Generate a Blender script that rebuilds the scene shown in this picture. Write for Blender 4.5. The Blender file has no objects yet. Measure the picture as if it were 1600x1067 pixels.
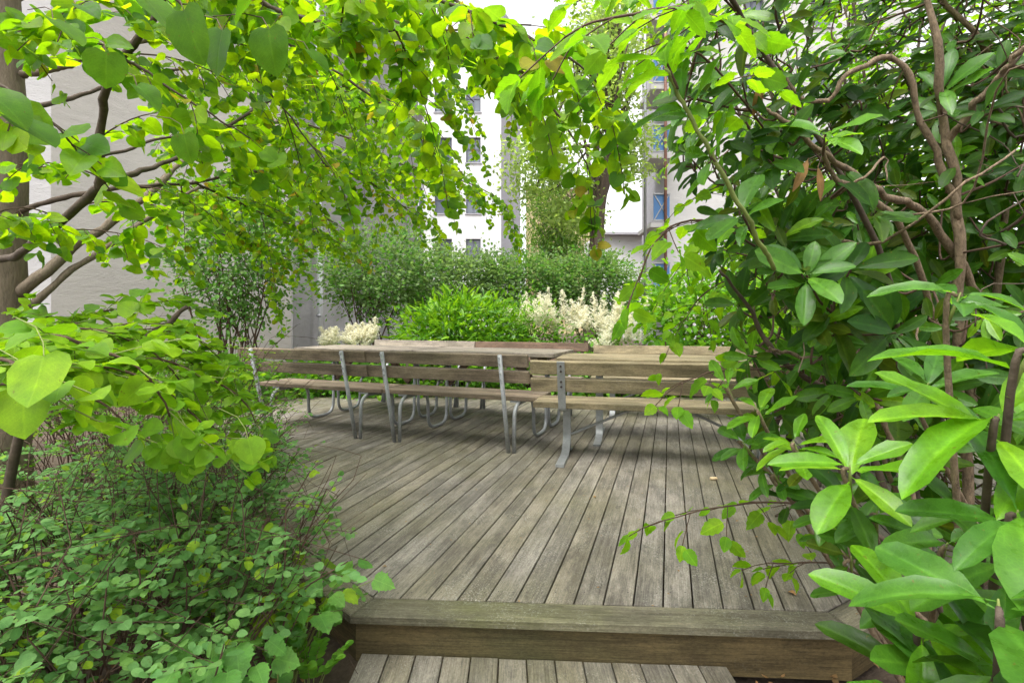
import bpy, math, random
import numpy as np
from mathutils import Matrix, Vector
R = math.radians
sc = bpy.context.scene
C = sc.collection
# ------------------------------------------------------------------ camera, sky, sun, exposure
CAMH, FPX, HOR = 1.10, 820.0, 500.0
cam_d = bpy.data.cameras.new('camera'); cam = bpy.data.objects.new('camera', cam_d); C.objects.link(cam)
cam.location = (0, 0, CAMH); cam.rotation_euler = (R(90), 0, 0)
cam_d.sensor_width = 36; cam_d.lens = 36*FPX/1600; cam_d.shift_y = -(533.5-HOR)/1600
cam_d.clip_start = .02; cam_d.clip_end = 2000
sc.camera = cam
w = bpy.data.worlds.new('World'); sc.world = w; w.use_nodes = True
wn = w.node_tree; bg = wn.nodes['Background']
sky = wn.nodes.new('ShaderNodeTexSky'); sky.sky_type = 'NISHITA'; sky.sun_disc = False
sky.sun_elevation = R(68); sky.sun_rotation = R(215); sky.air_density = 1.0; sky.dust_density = 4.0
hs = wn.nodes.new('ShaderNodeHueSaturation'); hs.inputs['Saturation'].default_value = .08
wn.links.new(sky.outputs[0], hs.inputs['Color']); wn.links.new(hs.outputs[0], bg.inputs[0])
bg.inputs[1].default_value = .15
sd = bpy.data.lights.new('sun', 'SUN'); sd.energy = 1.5; sd.angle = R(50); sd.color = (1, .96, .9)
so = bpy.data.objects.new('sun', sd); C.objects.link(so)
so.rotation_euler = (R(22), 0, R(-35)); so.location = (0, 0, 20)
sc.view_settings.view_transform = 'Standard'; sc.view_settings.look = 'None'
sc.view_settings.exposure = 1.63; sc.view_settings.gamma = 1
sc.cycles.use_denoising = True
sc.cycles.adaptive_threshold = .028; sc.cycles.max_bounces = 10; sc.cycles.diffuse_bounces = 6; sc.cycles.transmission_bounces = 8
sc.cycles.sample_clamp_indirect = 6

def at(px, py, d):
    """world point seen at photo pixel (px,py) of 1600x1067 at depth d"""
    return np.array([(px-800)*d/FPX, d, CAMH-(py-HOR)*d/FPX])
UP = np.array([0, 0, 1.0])
def nrm(v):
    v = np.asarray(v, float); return v/max(1e-9, np.linalg.norm(v))

# ------------------------------------------------------------------ materials
class N:
    def __init__(s, name):
        s.m = bpy.data.materials.new(name); s.m.use_nodes = True; s.t = s.m.node_tree
        s.b = s.t.nodes['Principled BSDF']; s.out = s.t.nodes['Material Output']
    def n(s, typ, **kw):
        x = s.t.nodes.new('ShaderNode'+typ)
        for k, v in kw.items(): setattr(x, k, v)
        return x
    def l(s, a, b): s.t.links.new(a, b)
    def val(s, sock, v):
        if hasattr(v, 'is_linked') or isinstance(v, bpy.types.NodeSocket): s.l(v, sock)
        else: sock.default_value = v
    def math(s, op, a, b=0.0, clamp=False):
        x = s.n('Math', operation=op, use_clamp=clamp); s.val(x.inputs[0], a); s.val(x.inputs[1], b); return x.outputs[0]
    def ramp(s, f, stops, interp='LINEAR'):
        x = s.n('ValToRGB'); s.l(f, x.inputs[0]); cr = x.color_ramp; cr.interpolation = interp
        while len(cr.elements) < len(stops): cr.elements.new(.5)
        for e, (p, c) in zip(cr.elements, stops):
            e.position = p; e.color = (c, c, c, 1) if not hasattr(c, '__len__') else (*c, 1)
        return x.outputs[0]
    def noise(s, vec, scale, detail=4, rough=.6, dist=0):
        x = s.n('TexNoise'); s.l(vec, x.inputs['Vector']); x.inputs['Scale'].default_value = scale
        x.inputs['Detail'].default_value = detail; x.inputs['Roughness'].default_value = rough; x.inputs['Distortion'].default_value = dist
        return x.outputs[0]
    def mapping(s, vec, scale=(1, 1, 1), rot=(0, 0, 0)):
        x = s.n('Mapping'); s.l(vec, x.inputs[0]); x.inputs['Scale'].default_value = scale; x.inputs['Rotation'].default_value = rot
        return x.outputs[0]
    def mix(s, f, a, b, mode='MIX'):
        x = s.n('Mix', data_type='RGBA', blend_type=mode); s.val(x.inputs[0], f)
        for i, v in ((6, a), (7, b)):
            if isinstance(v, tuple): x.inputs[i].default_value = (*v, 1)
            else: s.l(v, x.inputs[i])
        return x.outputs[2]
    def bump(s, h, strength=.3, dist=.01):
        x = s.n('Bump'); x.inputs['Strength'].default_value = strength; x.inputs['Distance'].default_value = dist
        s.l(h, x.inputs['Height']); s.l(x.outputs[0], s.b.inputs['Normal']); return x.outputs[0]

def leaf_mat(name, cols, trans, rough=.45, spec=.4, tf=.45, vein=.25, side=.45):
    k = N(name)
    oi = k.n('ObjectInfo'); ge = k.n('NewGeometry')
    r = k.math('FRACT', k.math('ADD', oi.outputs['Random'], ge.outputs['Random Per Island']))
    stops = [(i/(len(cols)-1), c) for i, c in enumerate(cols)]
    col = k.ramp(r, stops)
    mott = k.noise(ge.outputs['Position'], 35, 3)
    col = k.mix(1.0, col, k.ramp(mott, [(.3, .78), (.7, 1.15)]), 'MULTIPLY')
    uv = k.n('TexCoord').outputs['UV']; sp = k.n('SeparateXYZ'); k.l(uv, sp.inputs[0])
    a = k.math('ABSOLUTE', k.math('SUBTRACT', sp.outputs[0], .5))
    mid = k.math('SUBTRACT', 1.0, k.math('DIVIDE', a, .035), True)
    sv = k.math('SINE', k.math('MULTIPLY', k.math('SUBTRACT', sp.outputs[1], k.math('MULTIPLY', a, .9)), 62.0))
    sv = k.math('MULTIPLY', k.math('GREATER_THAN', sv, .9), side)
    v = k.math('MAXIMUM', mid, sv)
    vcol = k.mix(1.0, col, (1.9, 1.7, 1.9), 'MULTIPLY')
    col2 = k.mix(k.math('MULTIPLY', v, vein), col, vcol)
    spot = k.ramp(k.noise(ge.outputs['Position'], 120, 2, .5), [(.70, 0.0), (.74, 1.0)])
    col2 = k.mix(k.math('MULTIPLY', spot, .55 if vein > 0 else 0.0), col2, (.12, .085, .02))
    vo = k.n('TexVoronoi', feature='DISTANCE_TO_EDGE'); k.l(uv, vo.inputs['Vector']); vo.inputs['Scale'].default_value = 26
    if vein > 0: col2 = k.mix(1.0, col2, k.ramp(vo.outputs['Distance'], [(.0, (1.14, 1.12, 1.1)), (.12, (.96, .97, .96))]), 'MULTIPLY')
    edge = k.ramp(k.noise(ge.outputs['Position'], 14, 3, .6), [(.35, (.82, .88, .8)), (.65, (1.18, 1.1, 1.0))])
    if vein > 0: col2 = k.mix(1.0, col2, edge, 'MULTIPLY')
    k.l(col2, k.b.inputs['Base Color']); k.l(k.ramp(mott, [(.3, max(.2, rough-.1)), (.7, rough+.18)]), k.b.inputs['Roughness'])
    k.b.inputs['Specular IOR Level'].default_value = spec
    nb = k.bump(k.math('ADD', k.math('MULTIPLY', v, -1.0), k.math('MULTIPLY', mott, .8)), .25, .002)
    tr = k.n('BsdfTranslucent'); k.l(k.mix(1.0, col2, trans, 'MULTIPLY'), tr.inputs[0])
    mx = k.n('MixShader'); mx.inputs[0].default_value = tf
    k.l(k.b.outputs[0], mx.inputs[1]); k.l(tr.outputs[0], mx.inputs[2]); k.l(mx.outputs[0], k.out.inputs[0])
    return k.m

def wood_mat(name, c1, c2, c3, algae=(.14, .14, .06), alg=.5, lichen=.5, rough=.75):
    k = N(name)
    tc = k.n('TexCoord').outputs['Object']; oi = k.n('ObjectInfo')
    off = k.n('CombineXYZ')
    for i in range(3): k.l(k.math('MULTIPLY', oi.outputs['Random'], (37.0, 19.0, 11.0)[i]), off.inputs[i])
    va = k.n('VectorMath', operation='ADD'); k.l(tc, va.inputs[0]); k.l(off.outputs[0], va.inputs[1]); p = va.outputs[0]
    pos = k.n('NewGeometry').outputs['Position']
    g = k.noise(k.mapping(p, (1.6, 70, 70)), 1.0, 6, .65, .6)
    g2 = k.noise(k.mapping(p, (5, 260, 260)), 1.0, 3, .6, .3)
    patch = k.noise(k.mapping(p, (1.2, 5, 5)), 1.5, 5, .65, .4)
    big = k.noise(pos, .9, 4, .6)
    tone = k.ramp(oi.outputs['Random'], [(0, c1), (.5, c2), (1, c3)])
    col = k.mix(k.ramp(g, [(.3, 0.0), (.7, 1.0)]), k.mix(1.0, tone, (.48, .46, .43), 'MULTIPLY'), tone)
    col = k.mix(k.math('MULTIPLY', k.ramp(patch, [(.44, 0.0), (.60, 1.0)]), .75), col, k.mix(1.0, tone, (1.6, 1.58, 1.56), 'MULTIPLY'))
    col = k.mix(k.math('MULTIPLY', k.ramp(big, [(.42, 0.0), (.64, 1.0)]), alg), col, algae)
    dark = k.noise(k.mapping(p, (2.2, 7, 7)), 2.3, 5, .7)
    col = k.mix(k.math('MULTIPLY', k.ramp(dark, [(.50, 0.0), (.64, 1.0)]), .48), col, k.mix(1.0, tone, (.42, .42, .42), 'MULTIPLY'))
    col = k.mix(1.0, col, k.ramp(g2, [(.3, .74), (.7, 1.26)]), 'MULTIPLY')
    col = k.mix(1.0, col, k.ramp(k.noise(k.mapping(p, (60, 150, 150)), 1.0, 5, .8), [(.32, .68), (.68, 1.32)]), 'MULTIPLY')
    fine = k.noise(p, 130, 4, .75)
    sp = k.math('MULTIPLY', k.ramp(fine, [(.53, 0.0), (.63, 1.0)]), k.ramp(k.noise(pos, 3.2, 4, .7), [(.45, 0.0), (.62, 1.0)]))
    col = k.mix(k.math('MULTIPLY', sp, lichen), col, (.42, .41, .37))
    k.l(col, k.b.inputs['Base Color']); k.b.inputs['Roughness'].default_value = rough
    k.b.inputs['Specular IOR Level'].default_value = .25
    k.bump(k.math('ADD', g, k.math('MULTIPLY', g2, .6)), .45, .004)
    return k.m

def simple_mat(name, col, rough=.7, metal=0, var=.25, scale=8, bump=.2, bscale=60, stretch=(1, 1, 1), spec=.3):
    k = N(name); tc = k.n('TexCoord').outputs['Object']
    a = k.noise(k.mapping(tc, stretch), scale, 5, .65)
    b = k.noise(k.mapping(tc, stretch), bscale, 4, .7)
    c = k.ramp(a, [(.3, tuple(x*(1-var) for x in col)), (.7, tuple(min(1, x*(1+var)) for x in col))])
    c = k.mix(.5, c, k.ramp(b, [(.3, tuple(x*(1-var) for x in col)), (.7, tuple(min(1, x*(1+var)) for x in col))]))
    k.l(c, k.b.inputs['Base Color']); k.b.inputs['Roughness'].default_value = rough; k.b.inputs['Metallic'].default_value = metal
    k.b.inputs['Specular IOR Level'].default_value = spec
    k.bump(b, bump, .006)
    return k.m

M = {}
M['deck'] = wood_mat('weathered_deck_wood', (.158, .140, .108), (.164, .150, .130), (.142, .128, .104), (.125, .116, .060), .55, .6)
M['trim'] = wood_mat('deck_edge_wood', (.135, .122, .085), (.145, .132, .093), (.125, .114, .08), (.10, .103, .040), .8, .35)
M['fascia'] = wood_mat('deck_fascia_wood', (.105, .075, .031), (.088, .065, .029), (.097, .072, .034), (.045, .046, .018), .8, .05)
M['bench_dark'] = wood_mat('aged_bench_wood', (.165, .126, .090), (.18, .140, .098), (.15, .118, .086), (.13, .118, .070), .45, .2)
M['bench_light'] = wood_mat('pale_bench_wood', (.195, .158, .092), (.215, .176, .108), (.18, .147, .087), (.14, .13, .065), .4, .2)
M['bench_red'] = wood_mat('red_brown_bench_wood', (.13, .085, .06), (.14, .09, .063), (.12, .08, .058), (.10, .08, .05), .4, .1)
M['bench_grey'] = wood_mat('grey_bench_wood', (.23, .20, .17), (.24, .205, .17), (.22, .19, .16), (.16, .15, .09), .3, .15)
M['steel'] = simple_mat('galvanised_steel', (.31, .32, .33), .55, .5, .3, 18, .15, 90, spec=.5)
M['steel_dark'] = simple_mat('dull_galvanised_steel', (.27, .28, .28), .55, .5, .25, 20, .2, 110, spec=.5)
M['bark'] = simple_mat('grey_brown_bark', (.15, .12, .085), .9, 0, .45, 9, .9, 30, (3, 3, .7))
M['bark_d'] = simple_mat('dark_branch_bark', (.075, .056, .040), .85, 0, .4, 20, .6, 60)
M['bark_r'] = simple_mat('flaky_tan_bark', (.17, .125, .08), .9, 0, .8, 30, 1.0, 110, (1.6, 1.6, .6))
M['twig'] = simple_mat('brown_twig', (.075, .045, .030), .85, 0, .3, 30, .3, 90)
M['gstem'] = simple_mat('green_stem', (.16, .20, .05), .6, 0, .25, 30, .2, 90)
M['soil'] = simple_mat('brown_litter_soil', (.075, .055, .038), .95, 0, .6, 3, 1.0, 45)

# ------------------------------------------------------------------ mesh helpers
_TF = {}
class MB:
    def __init__(s): s.v = []; s.f = []; s.mi = []
    def add(s, vs, fs, mi=0):
        b = len(s.v); s.v.extend(np.asarray(vs, float).tolist()); s.f.extend([[i+b for i in f] for f in fs]); s.mi.extend([mi]*len(fs)); return s
    def box(s, c, size, rot=None, bev=0.0):
        x, y, z = [q/2 for q in size]
        if bev > 0:
            vs = []; b = bev
            for sx in (-1, 1):
                for sy in (-1, 1):
                    for sz in (-1, 1):
                        vs += [(sx*x, sy*(y-b), sz*(z-b)), (sx*(x-b), sy*y, sz*(z-b)), (sx*(x-b), sy*(y-b), sz*z)]
            import bmesh
            bm = bmesh.new()
            for q in vs: bm.verts.new(q)
            bmesh.ops.convex_hull(bm, input=bm.verts)
            bm.verts.index_update()
            vv = [tuple(q.co) for q in bm.verts]; ff = [tuple(q.index for q in f.verts) for f in bm.faces]; bm.free()
        else:
            vv = [(sx*x, sy*y, sz*z) for sx in (-1, 1) for sy in (-1, 1) for sz in (-1, 1)]
            ff = [(0, 1, 3, 2), (4, 6, 7, 5), (0, 4, 5, 1), (2, 3, 7, 6), (0, 2, 6, 4), (1, 5, 7, 3)]
        A = np.array(vv)
        if rot is not None: A = A @ np.array(rot).T
        A = A+np.array(c); return s.add(A, ff)
    def tube(s, pts, rad, n=8, cap=True, mi=0):
        P = np.array(pts, float); m = len(P)
        if not hasattr(rad, '__len__'): rad = [rad]*m
        T = np.gradient(P, axis=0); T /= np.maximum(1e-9, np.linalg.norm(T, axis=1))[:, None]
        a = np.array([1, 0, 0]) if abs(T[0][0]) < .8 else np.array([0, 1.0, 0])
        u = nrm(np.cross(T[0], a)); vs = []
        ang = np.arange(n)*2*math.pi/n
        U = np.empty((m, 3))
        for i in range(m):
            u = u-T[i]*(u @ T[i]); u = u/math.sqrt(u @ u+1e-18); U[i] = u
        Vv = np.stack([T[:, 1]*U[:, 2]-T[:, 2]*U[:, 1], T[:, 2]*U[:, 0]-T[:, 0]*U[:, 2], T[:, 0]*U[:, 1]-T[:, 1]*U[:, 0]], 1)
        rad = np.asarray(rad, float)[:, None, None]
        vs = (P[:, None]+rad*(np.cos(ang)[None, :, None]*U[:, None]+np.sin(ang)[None, :, None]*Vv[:, None])).reshape(-1, 3)
        if (m, n) not in _TF: _TF[(m, n)] = np.array([(i*n+j, i*n+(j+1) % n, (i+1)*n+(j+1) % n, (i+1)*n+j) for i in range(m-1) for j in range(n)])
        if not cap:
            b = len(s.v); s.v.extend(vs.tolist()); q = (_TF[(m, n)]+b).tolist(); s.f.extend(q); s.mi.extend([mi]*len(q)); return s
        fs = _TF[(m, n)].tolist()
        if cap: fs += [tuple(range(n-1, -1, -1)), tuple((m-1)*n+j for j in range(n))]
        return s.add(vs, fs, mi)
    def bar(s, pts, wid, th):
        """flat bar swept along a path in the local YZ plane; pts (x,y,z) share one x"""
        P = np.array(pts, float); T = np.gradient(P, axis=0); T /= np.linalg.norm(T, axis=1)[:, None]
        Nn = np.stack([np.zeros(len(P)), -T[:, 2], T[:, 1]], 1); X = np.array([1, 0, 0.])
        vs = []
        for p, q in zip(P, Nn):
            vs += [p+X*wid/2+q*th/2, p-X*wid/2+q*th/2, p-X*wid/2-q*th/2, p+X*wid/2-q*th/2]
        m = len(P)
        fs = [(i*4+j, i*4+(j+1) % 4, i*4+4+(j+1) % 4, i*4+4+j) for i in range(m-1) for j in range(4)]
        fs += [(3, 2, 1, 0), tuple((m-1)*4+j for j in range(4))]
        return s.add(vs, fs)
    def build(s, name, mat, parent=None, world=False, smooth=False, **props):
        me = bpy.data.meshes.new(name); me.from_pydata(s.v, [], s.f)
        mats = mat if isinstance(mat, (list, tuple)) else [mat]
        for m_ in mats: me.materials.append(m_)
        if len(mats) > 1: me.polygons.foreach_set('material_index', s.mi)
        if smooth: me.polygons.foreach_set('use_smooth', [True]*len(me.polygons))
        import bmesh
        if props.get('kind') == 'stuff': return link(name, me, parent, world, **props)
        bm = bmesh.new(); bm.from_mesh(me); bmesh.ops.recalc_face_normals(bm, faces=bm.faces); bm.to_mesh(me); bm.free()
        return link(name, me, parent, world, **props)

def link(name, me, parent=None, world=False, **props):
    o = bpy.data.objects.new(name, me); C.objects.link(o)
    if parent is not None:
        o.parent = parent
        if world: o.matrix_local = Matrix.Translation(-Vector(parent.location))
    for k_, v_ in props.items(): o[k_] = v_
    return o
def empty(name, loc=(0, 0, 0), rz=0, label=None, cat=None, group=None, kind=None):
    o = bpy.data.objects.new(name, None); C.objects.link(o); o.location = tuple(map(float, loc)); o.rotation_euler = (0, 0, rz)
    if label: o['label'] = label
    if cat: o['category'] = cat
    if group: o['group'] = group
    if kind: o['kind'] = kind
    return o
def fillet(pts, r, n=5):
    P = [np.array(p, float) for p in pts]; out = [P[0]]
    for a, b, c in zip(P[:-2], P[1:-1], P[2:]):
        d1, d2 = nrm(a-b), nrm(c-b); rr = min(r, np.linalg.norm(a-b)*.49, np.linalg.norm(c-b)*.49)
        p, q = b+d1*rr, b+d2*rr
        for t in np.linspace(0, 1, n+1): out.append((1-t)**2*p+2*t*(1-t)*b+t*t*q)
    out.append(P[-1]); return out
def smooth_path(pts, n=24):
    P = np.array(pts, float); k_ = len(P)
    if k_ < 3:
        t = np.linspace(0, 1, n)[:, None]; return P[0]*(1-t)+P[-1]*t
    Q = np.vstack([2*P[0]-P[1], P, 2*P[-1]-P[-2]]); out = []
    ts = np.linspace(0, k_-1-1e-6, n)
    for t in ts:
        i = int(t); f = t-i; a, b, c, d = Q[i:i+4]
        out.append(.5*((2*b)+(c-a)*f+(2*a-5*b+4*c-d)*f*f+(3*b-a-3*c+d)*f**3))
    return np.array(out)

# ------------------------------------------------------------------ leaves
def leaf_geo(outline, fold=.15, curl=.12, wav=.02, petiole=.0, serr=0):
    pts = list(outline)
    if serr:
        q = [pts[0]]
        for (x0, y0), (x1, y1) in zip(pts[:-1], pts[1:]):
            q += [((x0+x1)/2*1.0-.0, (y0+y1)/2-.01), (x1, y1)]
        pts = [(x*(1+serr*(1 if i % 2 == 0 else -1)) if 0 < i < len(q)-1 else x, y+(serr*.15 if i % 2 == 0 and 0 < i < len(q)-1 else 0)) for i, (x, y) in enumerate(q)]
    m = len(pts); V = []; UV = []; F = []
    def z(x, y, i=0): return fold*abs(x)-curl*y*y+wav*math.sin(i*2.1)*(abs(x) > .01)
    V.append((0, 0, 0)); UV.append((.5, 0))
    rows = []
    for i in range(1, m-1):
        x, y = pts[i]; ym = min(1, max(.03*i, y))
        b = len(V); V += [(-x, y, z(x, y, i)), (0, ym, z(0, ym)), (x, y, z(x, y, i+1.3))]
        UV += [(.5-x, y), (.5, ym), (.5+x, y)]; rows.append(b)
    t = len(V); V.append((0, 1, z(0, 1))); UV.append((.5, 1))
    r = rows[0]; F += [(0, r+1, r), (0, r+2, r+1)]
    for a, b in zip(rows[:-1], rows[1:]): F += [(a, a+1, b+1, b), (a+1, a+2, b+2, b+1)]
    r = rows[-1]; F += [(r, r+1, t), (r+1, r+2, t)]
    if petiole:
        b = len(V); w_ = .011
        V += [(-w_, .0, .0), (w_, .0, .0), (0, -petiole, .05*petiole)]; UV += [(.5, .1)]*3; F.append((b, b+2, b+1))
    return np.array(V), F, np.array(UV)
O_kat = [(0, 0), (.22, -.07), (.40, .03), (.50, .25), (.48, .48), (.37, .70), (.20, .88), (0, 1)]
O_horn = [(0, 0), (.18, .03), (.31, .18), (.36, .38), (.31, .60), (.19, .80), (.07, .93), (0, 1)]
O_rho = [(0, 0), (.045, .07), (.12, .25), (.175, .48), (.18, .68), (.13, .86), (.06, .96), (0, 1)]
O_oval = [(0, 0), (.15, .05), (.31, .25), (.36, .5), (.30, .75), (.14, .94), (0, 1)]
O_lan = [(0, 0), (.07, .12), (.13, .38), (.12, .62), (.06, .85), (0, 1)]
O_lob = [(0, 0), (.20, -.06), (.33, .04), (.45, .15), (.41, .29), (.45, .43), (.33, .52), (.29, .67), (.16, .82), (0, 1)]
O_dia = [(0, 0), (.30, .45), (0, 1)]
GEO = {
 'kat': (leaf_geo(O_kat, .16, .15, .022, .3), leaf_geo([O_kat[i] for i in (0, 1, 3, 5, 7)], .1, .12, 0)),
 'horn': (leaf_geo(O_horn, .16, .14, .012, .15, .05), leaf_geo([O_horn[i] for i in (0, 2, 4, 7)], .16, .14, 0)),
 'rho': (leaf_geo(O_rho, .38, .24, .016, .12), leaf_geo([O_rho[i] for i in (0, 2, 4, 6, 7)], .22, .16, 0)),
 'oval': (leaf_geo(O_oval, .12, .10, .01, .12), leaf_geo([O_oval[i] for i in (0, 2, 4, 6)], .12, .1, 0)),
 'lan': (leaf_geo(O_lan, .2, .2, .0, .08), leaf_geo([(0, 0), (.13, .45), (0, 1)], .2, .2, 0)),
 'lob': (leaf_geo(O_lob, .12, .15, .02, .3, .07), leaf_geo(O_lob, .12, .15, .02)),
 'dia': (leaf_geo(O_dia, .2, .12, 0), leaf_geo(O_dia, .2, .12, 0)),
}
GEO['kat2'] = (leaf_geo([(x*.92, y) for x, y in O_kat], .34, .32, .03, .3), GEO['kat'][1])
GEO['kat3'] = (leaf_geo([(x*1.06, y*.96+.0) if 0 < y < 1 else (x, y) for x, y in O_kat], .05, -.10, .035, .3), GEO['kat'][1])
GEO['rho2'] = (leaf_geo([(x*.86, y) for x, y in O_rho], .5, .42, .025, .12), GEO['rho'][1])
GEO['rho3'] = (leaf_geo([(x*1.1, y) for x, y in O_rho], .25, .05, .03, .12), GEO['rho'][1])
GEO['oval2'] = (leaf_geo([(x*1.08, y) for x, y in O_oval], .3, .25, .015, .12), GEO['oval'][1])
GEO['horn2'] = (leaf_geo([(x*.9, y) for x, y in O_horn], .32, .34, .02, .15, .05), GEO['horn'][1])
VAR = {'kat': ['kat', 'kat', 'kat2', 'kat3'], 'rho': ['rho', 'rho', 'rho2', 'rho3'], 'oval': ['oval', 'oval2'], 'horn': ['horn', 'horn2']}
def mk_mesh(name, V, F, mats, UV=None, mi=None, smooth=True):
    me = bpy.data.meshes.new(name); me.from_pydata([tuple(v) for v in V], [], F)
    for m_ in mats: me.materials.append(m_)
    if UV is not None:
        ul = me.uv_layers.new(name='UVMap'); li = np.zeros(len(me.loops), np.int32); me.loops.foreach_get('vertex_index', li)
        ul.data.foreach_set('uv', np.asarray(UV, np.float32)[li].ravel())
    if mi is not None: me.polygons.foreach_set('material_index', np.asarray(mi, np.int32))
    if smooth: me.polygons.foreach_set('use_smooth', np.ones(len(me.polygons), bool))
    me.update(); return me
_shared = {}
def shared_leaf(kind, mat):
    if (kind, mat) not in _shared:
        V, F, UV = GEO[kind][0]; _shared[(kind, mat)] = mk_mesh('leaf_'+kind, V, F, [M[mat]], UV)
    return _shared[(kind, mat)]

CODES = []; _cd = {}; NLEAF = 0
def code_of(kind, mat):
    if (kind, mat) not in _cd: _cd[(kind, mat)] = len(CODES); CODES.append((kind, mat))
    return _cd[(kind, mat)]
class Plant:
    """a plant thing: Empty at its base > trunk / branch / leaf parts; surplus leaves as one 'stuff' part"""
    def __init__(s, name, label, cat, loc, group=None, seed=1):
        s.root = empty(name, loc, 0, label, cat, group); s.loc = np.array(loc, float)
        s.L = []; s.tw = MB(); s.rng = np.random.default_rng(seed)
    def leaf(s, pos, axis, normal, ln, kind, mat, wid=1.0):
        s.L.append((np.array([pos], float), np.array([axis], float), np.array([normal], float), np.array([ln]), np.array([code_of(kind, mat)]), np.array([wid])))
    def leaves(s, pos, axis, normal, ln, kind, mats, wid=None):
        n = len(pos); c = np.array([code_of(kind, m_) for m_ in mats])
        s.L.append((pos, axis, normal, ln, c if len(c) == n else c[s.rng.integers(0, len(c), n)], np.ones(n) if wid is None else np.full(n, wid)))
    def part(s, name, pts, rad, mat, n=10, **kw):
        mb = MB(); mb.tube(pts, rad, n); return mb.build(name, M[mat], s.root, True, True, **kw)
    def finish(s, twig_mat='twig', nmax=300, name='leaf', rest='foliage', minpx=10):
        if s.tw.v: s.tw.build('twigs', M[twig_mat], s.root, True, True, kind='stuff')
        if not s.L: return s.root
        pos = np.concatenate([l[0] for l in s.L]); y = np.concatenate([l[1] for l in s.L]); z = np.concatenate([l[2] for l in s.L])
        ln = np.concatenate([l[3] for l in s.L]); wd = np.concatenate([l[5] for l in s.L]); cm = np.concatenate([l[4] for l in s.L])
        rv = s.rng.integers(0, 1000, len(ln)); wd = wd*s.rng.uniform(.88, 1.12, len(ln))
        for code in np.unique(cm):
            kd, mt = CODES[code]
            if kd in VAR:
                alt = np.array([code_of(q, mt) for q in VAR[kd]]); m_ = cm == code; cm = np.where(m_, alt[rv % len(alt)], cm)
        y = y/(np.linalg.norm(y, axis=1)[:, None]+1e-9)
        z = z-y*np.sum(y*z, 1)[:, None]; z /= np.linalg.norm(z, axis=1)[:, None]+1e-9
        x = np.cross(y, z)
        ctr = pos+y*(ln*.5)[:, None]; d = ctr[:, 1]
        px = 800+ctr[:, 0]*FPX/np.maximum(d, .05); py = HOR-(ctr[:, 2]-CAMH)*FPX/np.maximum(d, .05)
        size = ln*FPX/np.maximum(d, .05)
        vis = (d > .15) & (px > -20) & (px < 1620) & (py > -20) & (py < 1087)
        sc_ = np.where(vis, size, 0)
        order = np.argsort(-sc_)[:nmax]; ind = [i for i in order if sc_[i] >= minpx]
        single = np.zeros(len(ln), bool); single[ind] = True
        for i in ind:
            o = bpy.data.objects.new(name, shared_leaf(*CODES[cm[i]])); C.objects.link(o); o.parent = s.root
            m = Matrix.Identity(4)
            for r_ in range(3):
                m[r_][0] = x[i, r_]*ln[i]*wd[i]; m[r_][1] = y[i, r_]*ln[i]; m[r_][2] = z[i, r_]*ln[i]; m[r_][3] = pos[i, r_]-s.loc[r_]
            o.matrix_local = m
        used = [CODES[c] for c in np.unique(cm)]; mats = sorted({u[1] for u in used})
        V = []; UV = []; MI = []; LI = []; LT = []; base = 0
        big = (size > 16) & vis
        for code in np.unique(cm):
            kd, mt = CODES[code]
            for lod in (0, 1):
                idx = np.nonzero((cm == code) & ~single & (big == (lod == 0)))[0]; n = len(idx)
                if not n: continue
                gv, gf, gu = GEO[kd][lod]; k_ = len(gv); sx = (ln*wd)[idx]
                W = pos[idx][:, None]+(gv[None, :, 0]*sx[:, None])[..., None]*x[idx][:, None]+(gv[None, :, 1]*ln[idx][:, None])[..., None]*y[idx][:, None]+(gv[None, :, 2]*ln[idx][:, None])[..., None]*z[idx][:, None]
                V.append(W.reshape(-1, 3)); UV.append(np.tile(gu, (n, 1)))
                fl = np.array([a for f in gf for a in f]); lt = np.array([len(f) for f in gf])
                LI.append((fl[None]+base+(np.arange(n)*k_)[:, None]).ravel()); LT.append(np.tile(lt, n))
                MI.append(np.full(n*len(gf), mats.index(mt))); base += n*k_
        if V:
            V = np.concatenate(V); LI = np.concatenate(LI).astype(np.int32); LT = np.concatenate(LT).astype(np.int32); UV = np.concatenate(UV)
            me = bpy.data.meshes.new(rest); me.vertices.add(len(V)); me.vertices.foreach_set('co', V.astype(np.float32).ravel())
            me.loops.add(len(LI)); me.loops.foreach_set('vertex_index', LI)
            me.polygons.add(len(LT)); me.polygons.foreach_set('loop_start', np.concatenate([[0], np.cumsum(LT)[:-1]]).astype(np.int32))
            for m_ in mats: me.materials.append(M[m_])
            me.polygons.foreach_set('material_index', np.concatenate(MI).astype(np.int32)); me.polygons.foreach_set('use_smooth', np.ones(len(LT), bool))
            me.update(calc_edges=True)
            me.uv_layers.new(name='UVMap').data.foreach_set('uv', UV[LI].astype(np.float32).ravel())
            link(rest, me, s.root, True, kind='stuff')
        global NLEAF; NLEAF += len(ln)
        return s.root

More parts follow.
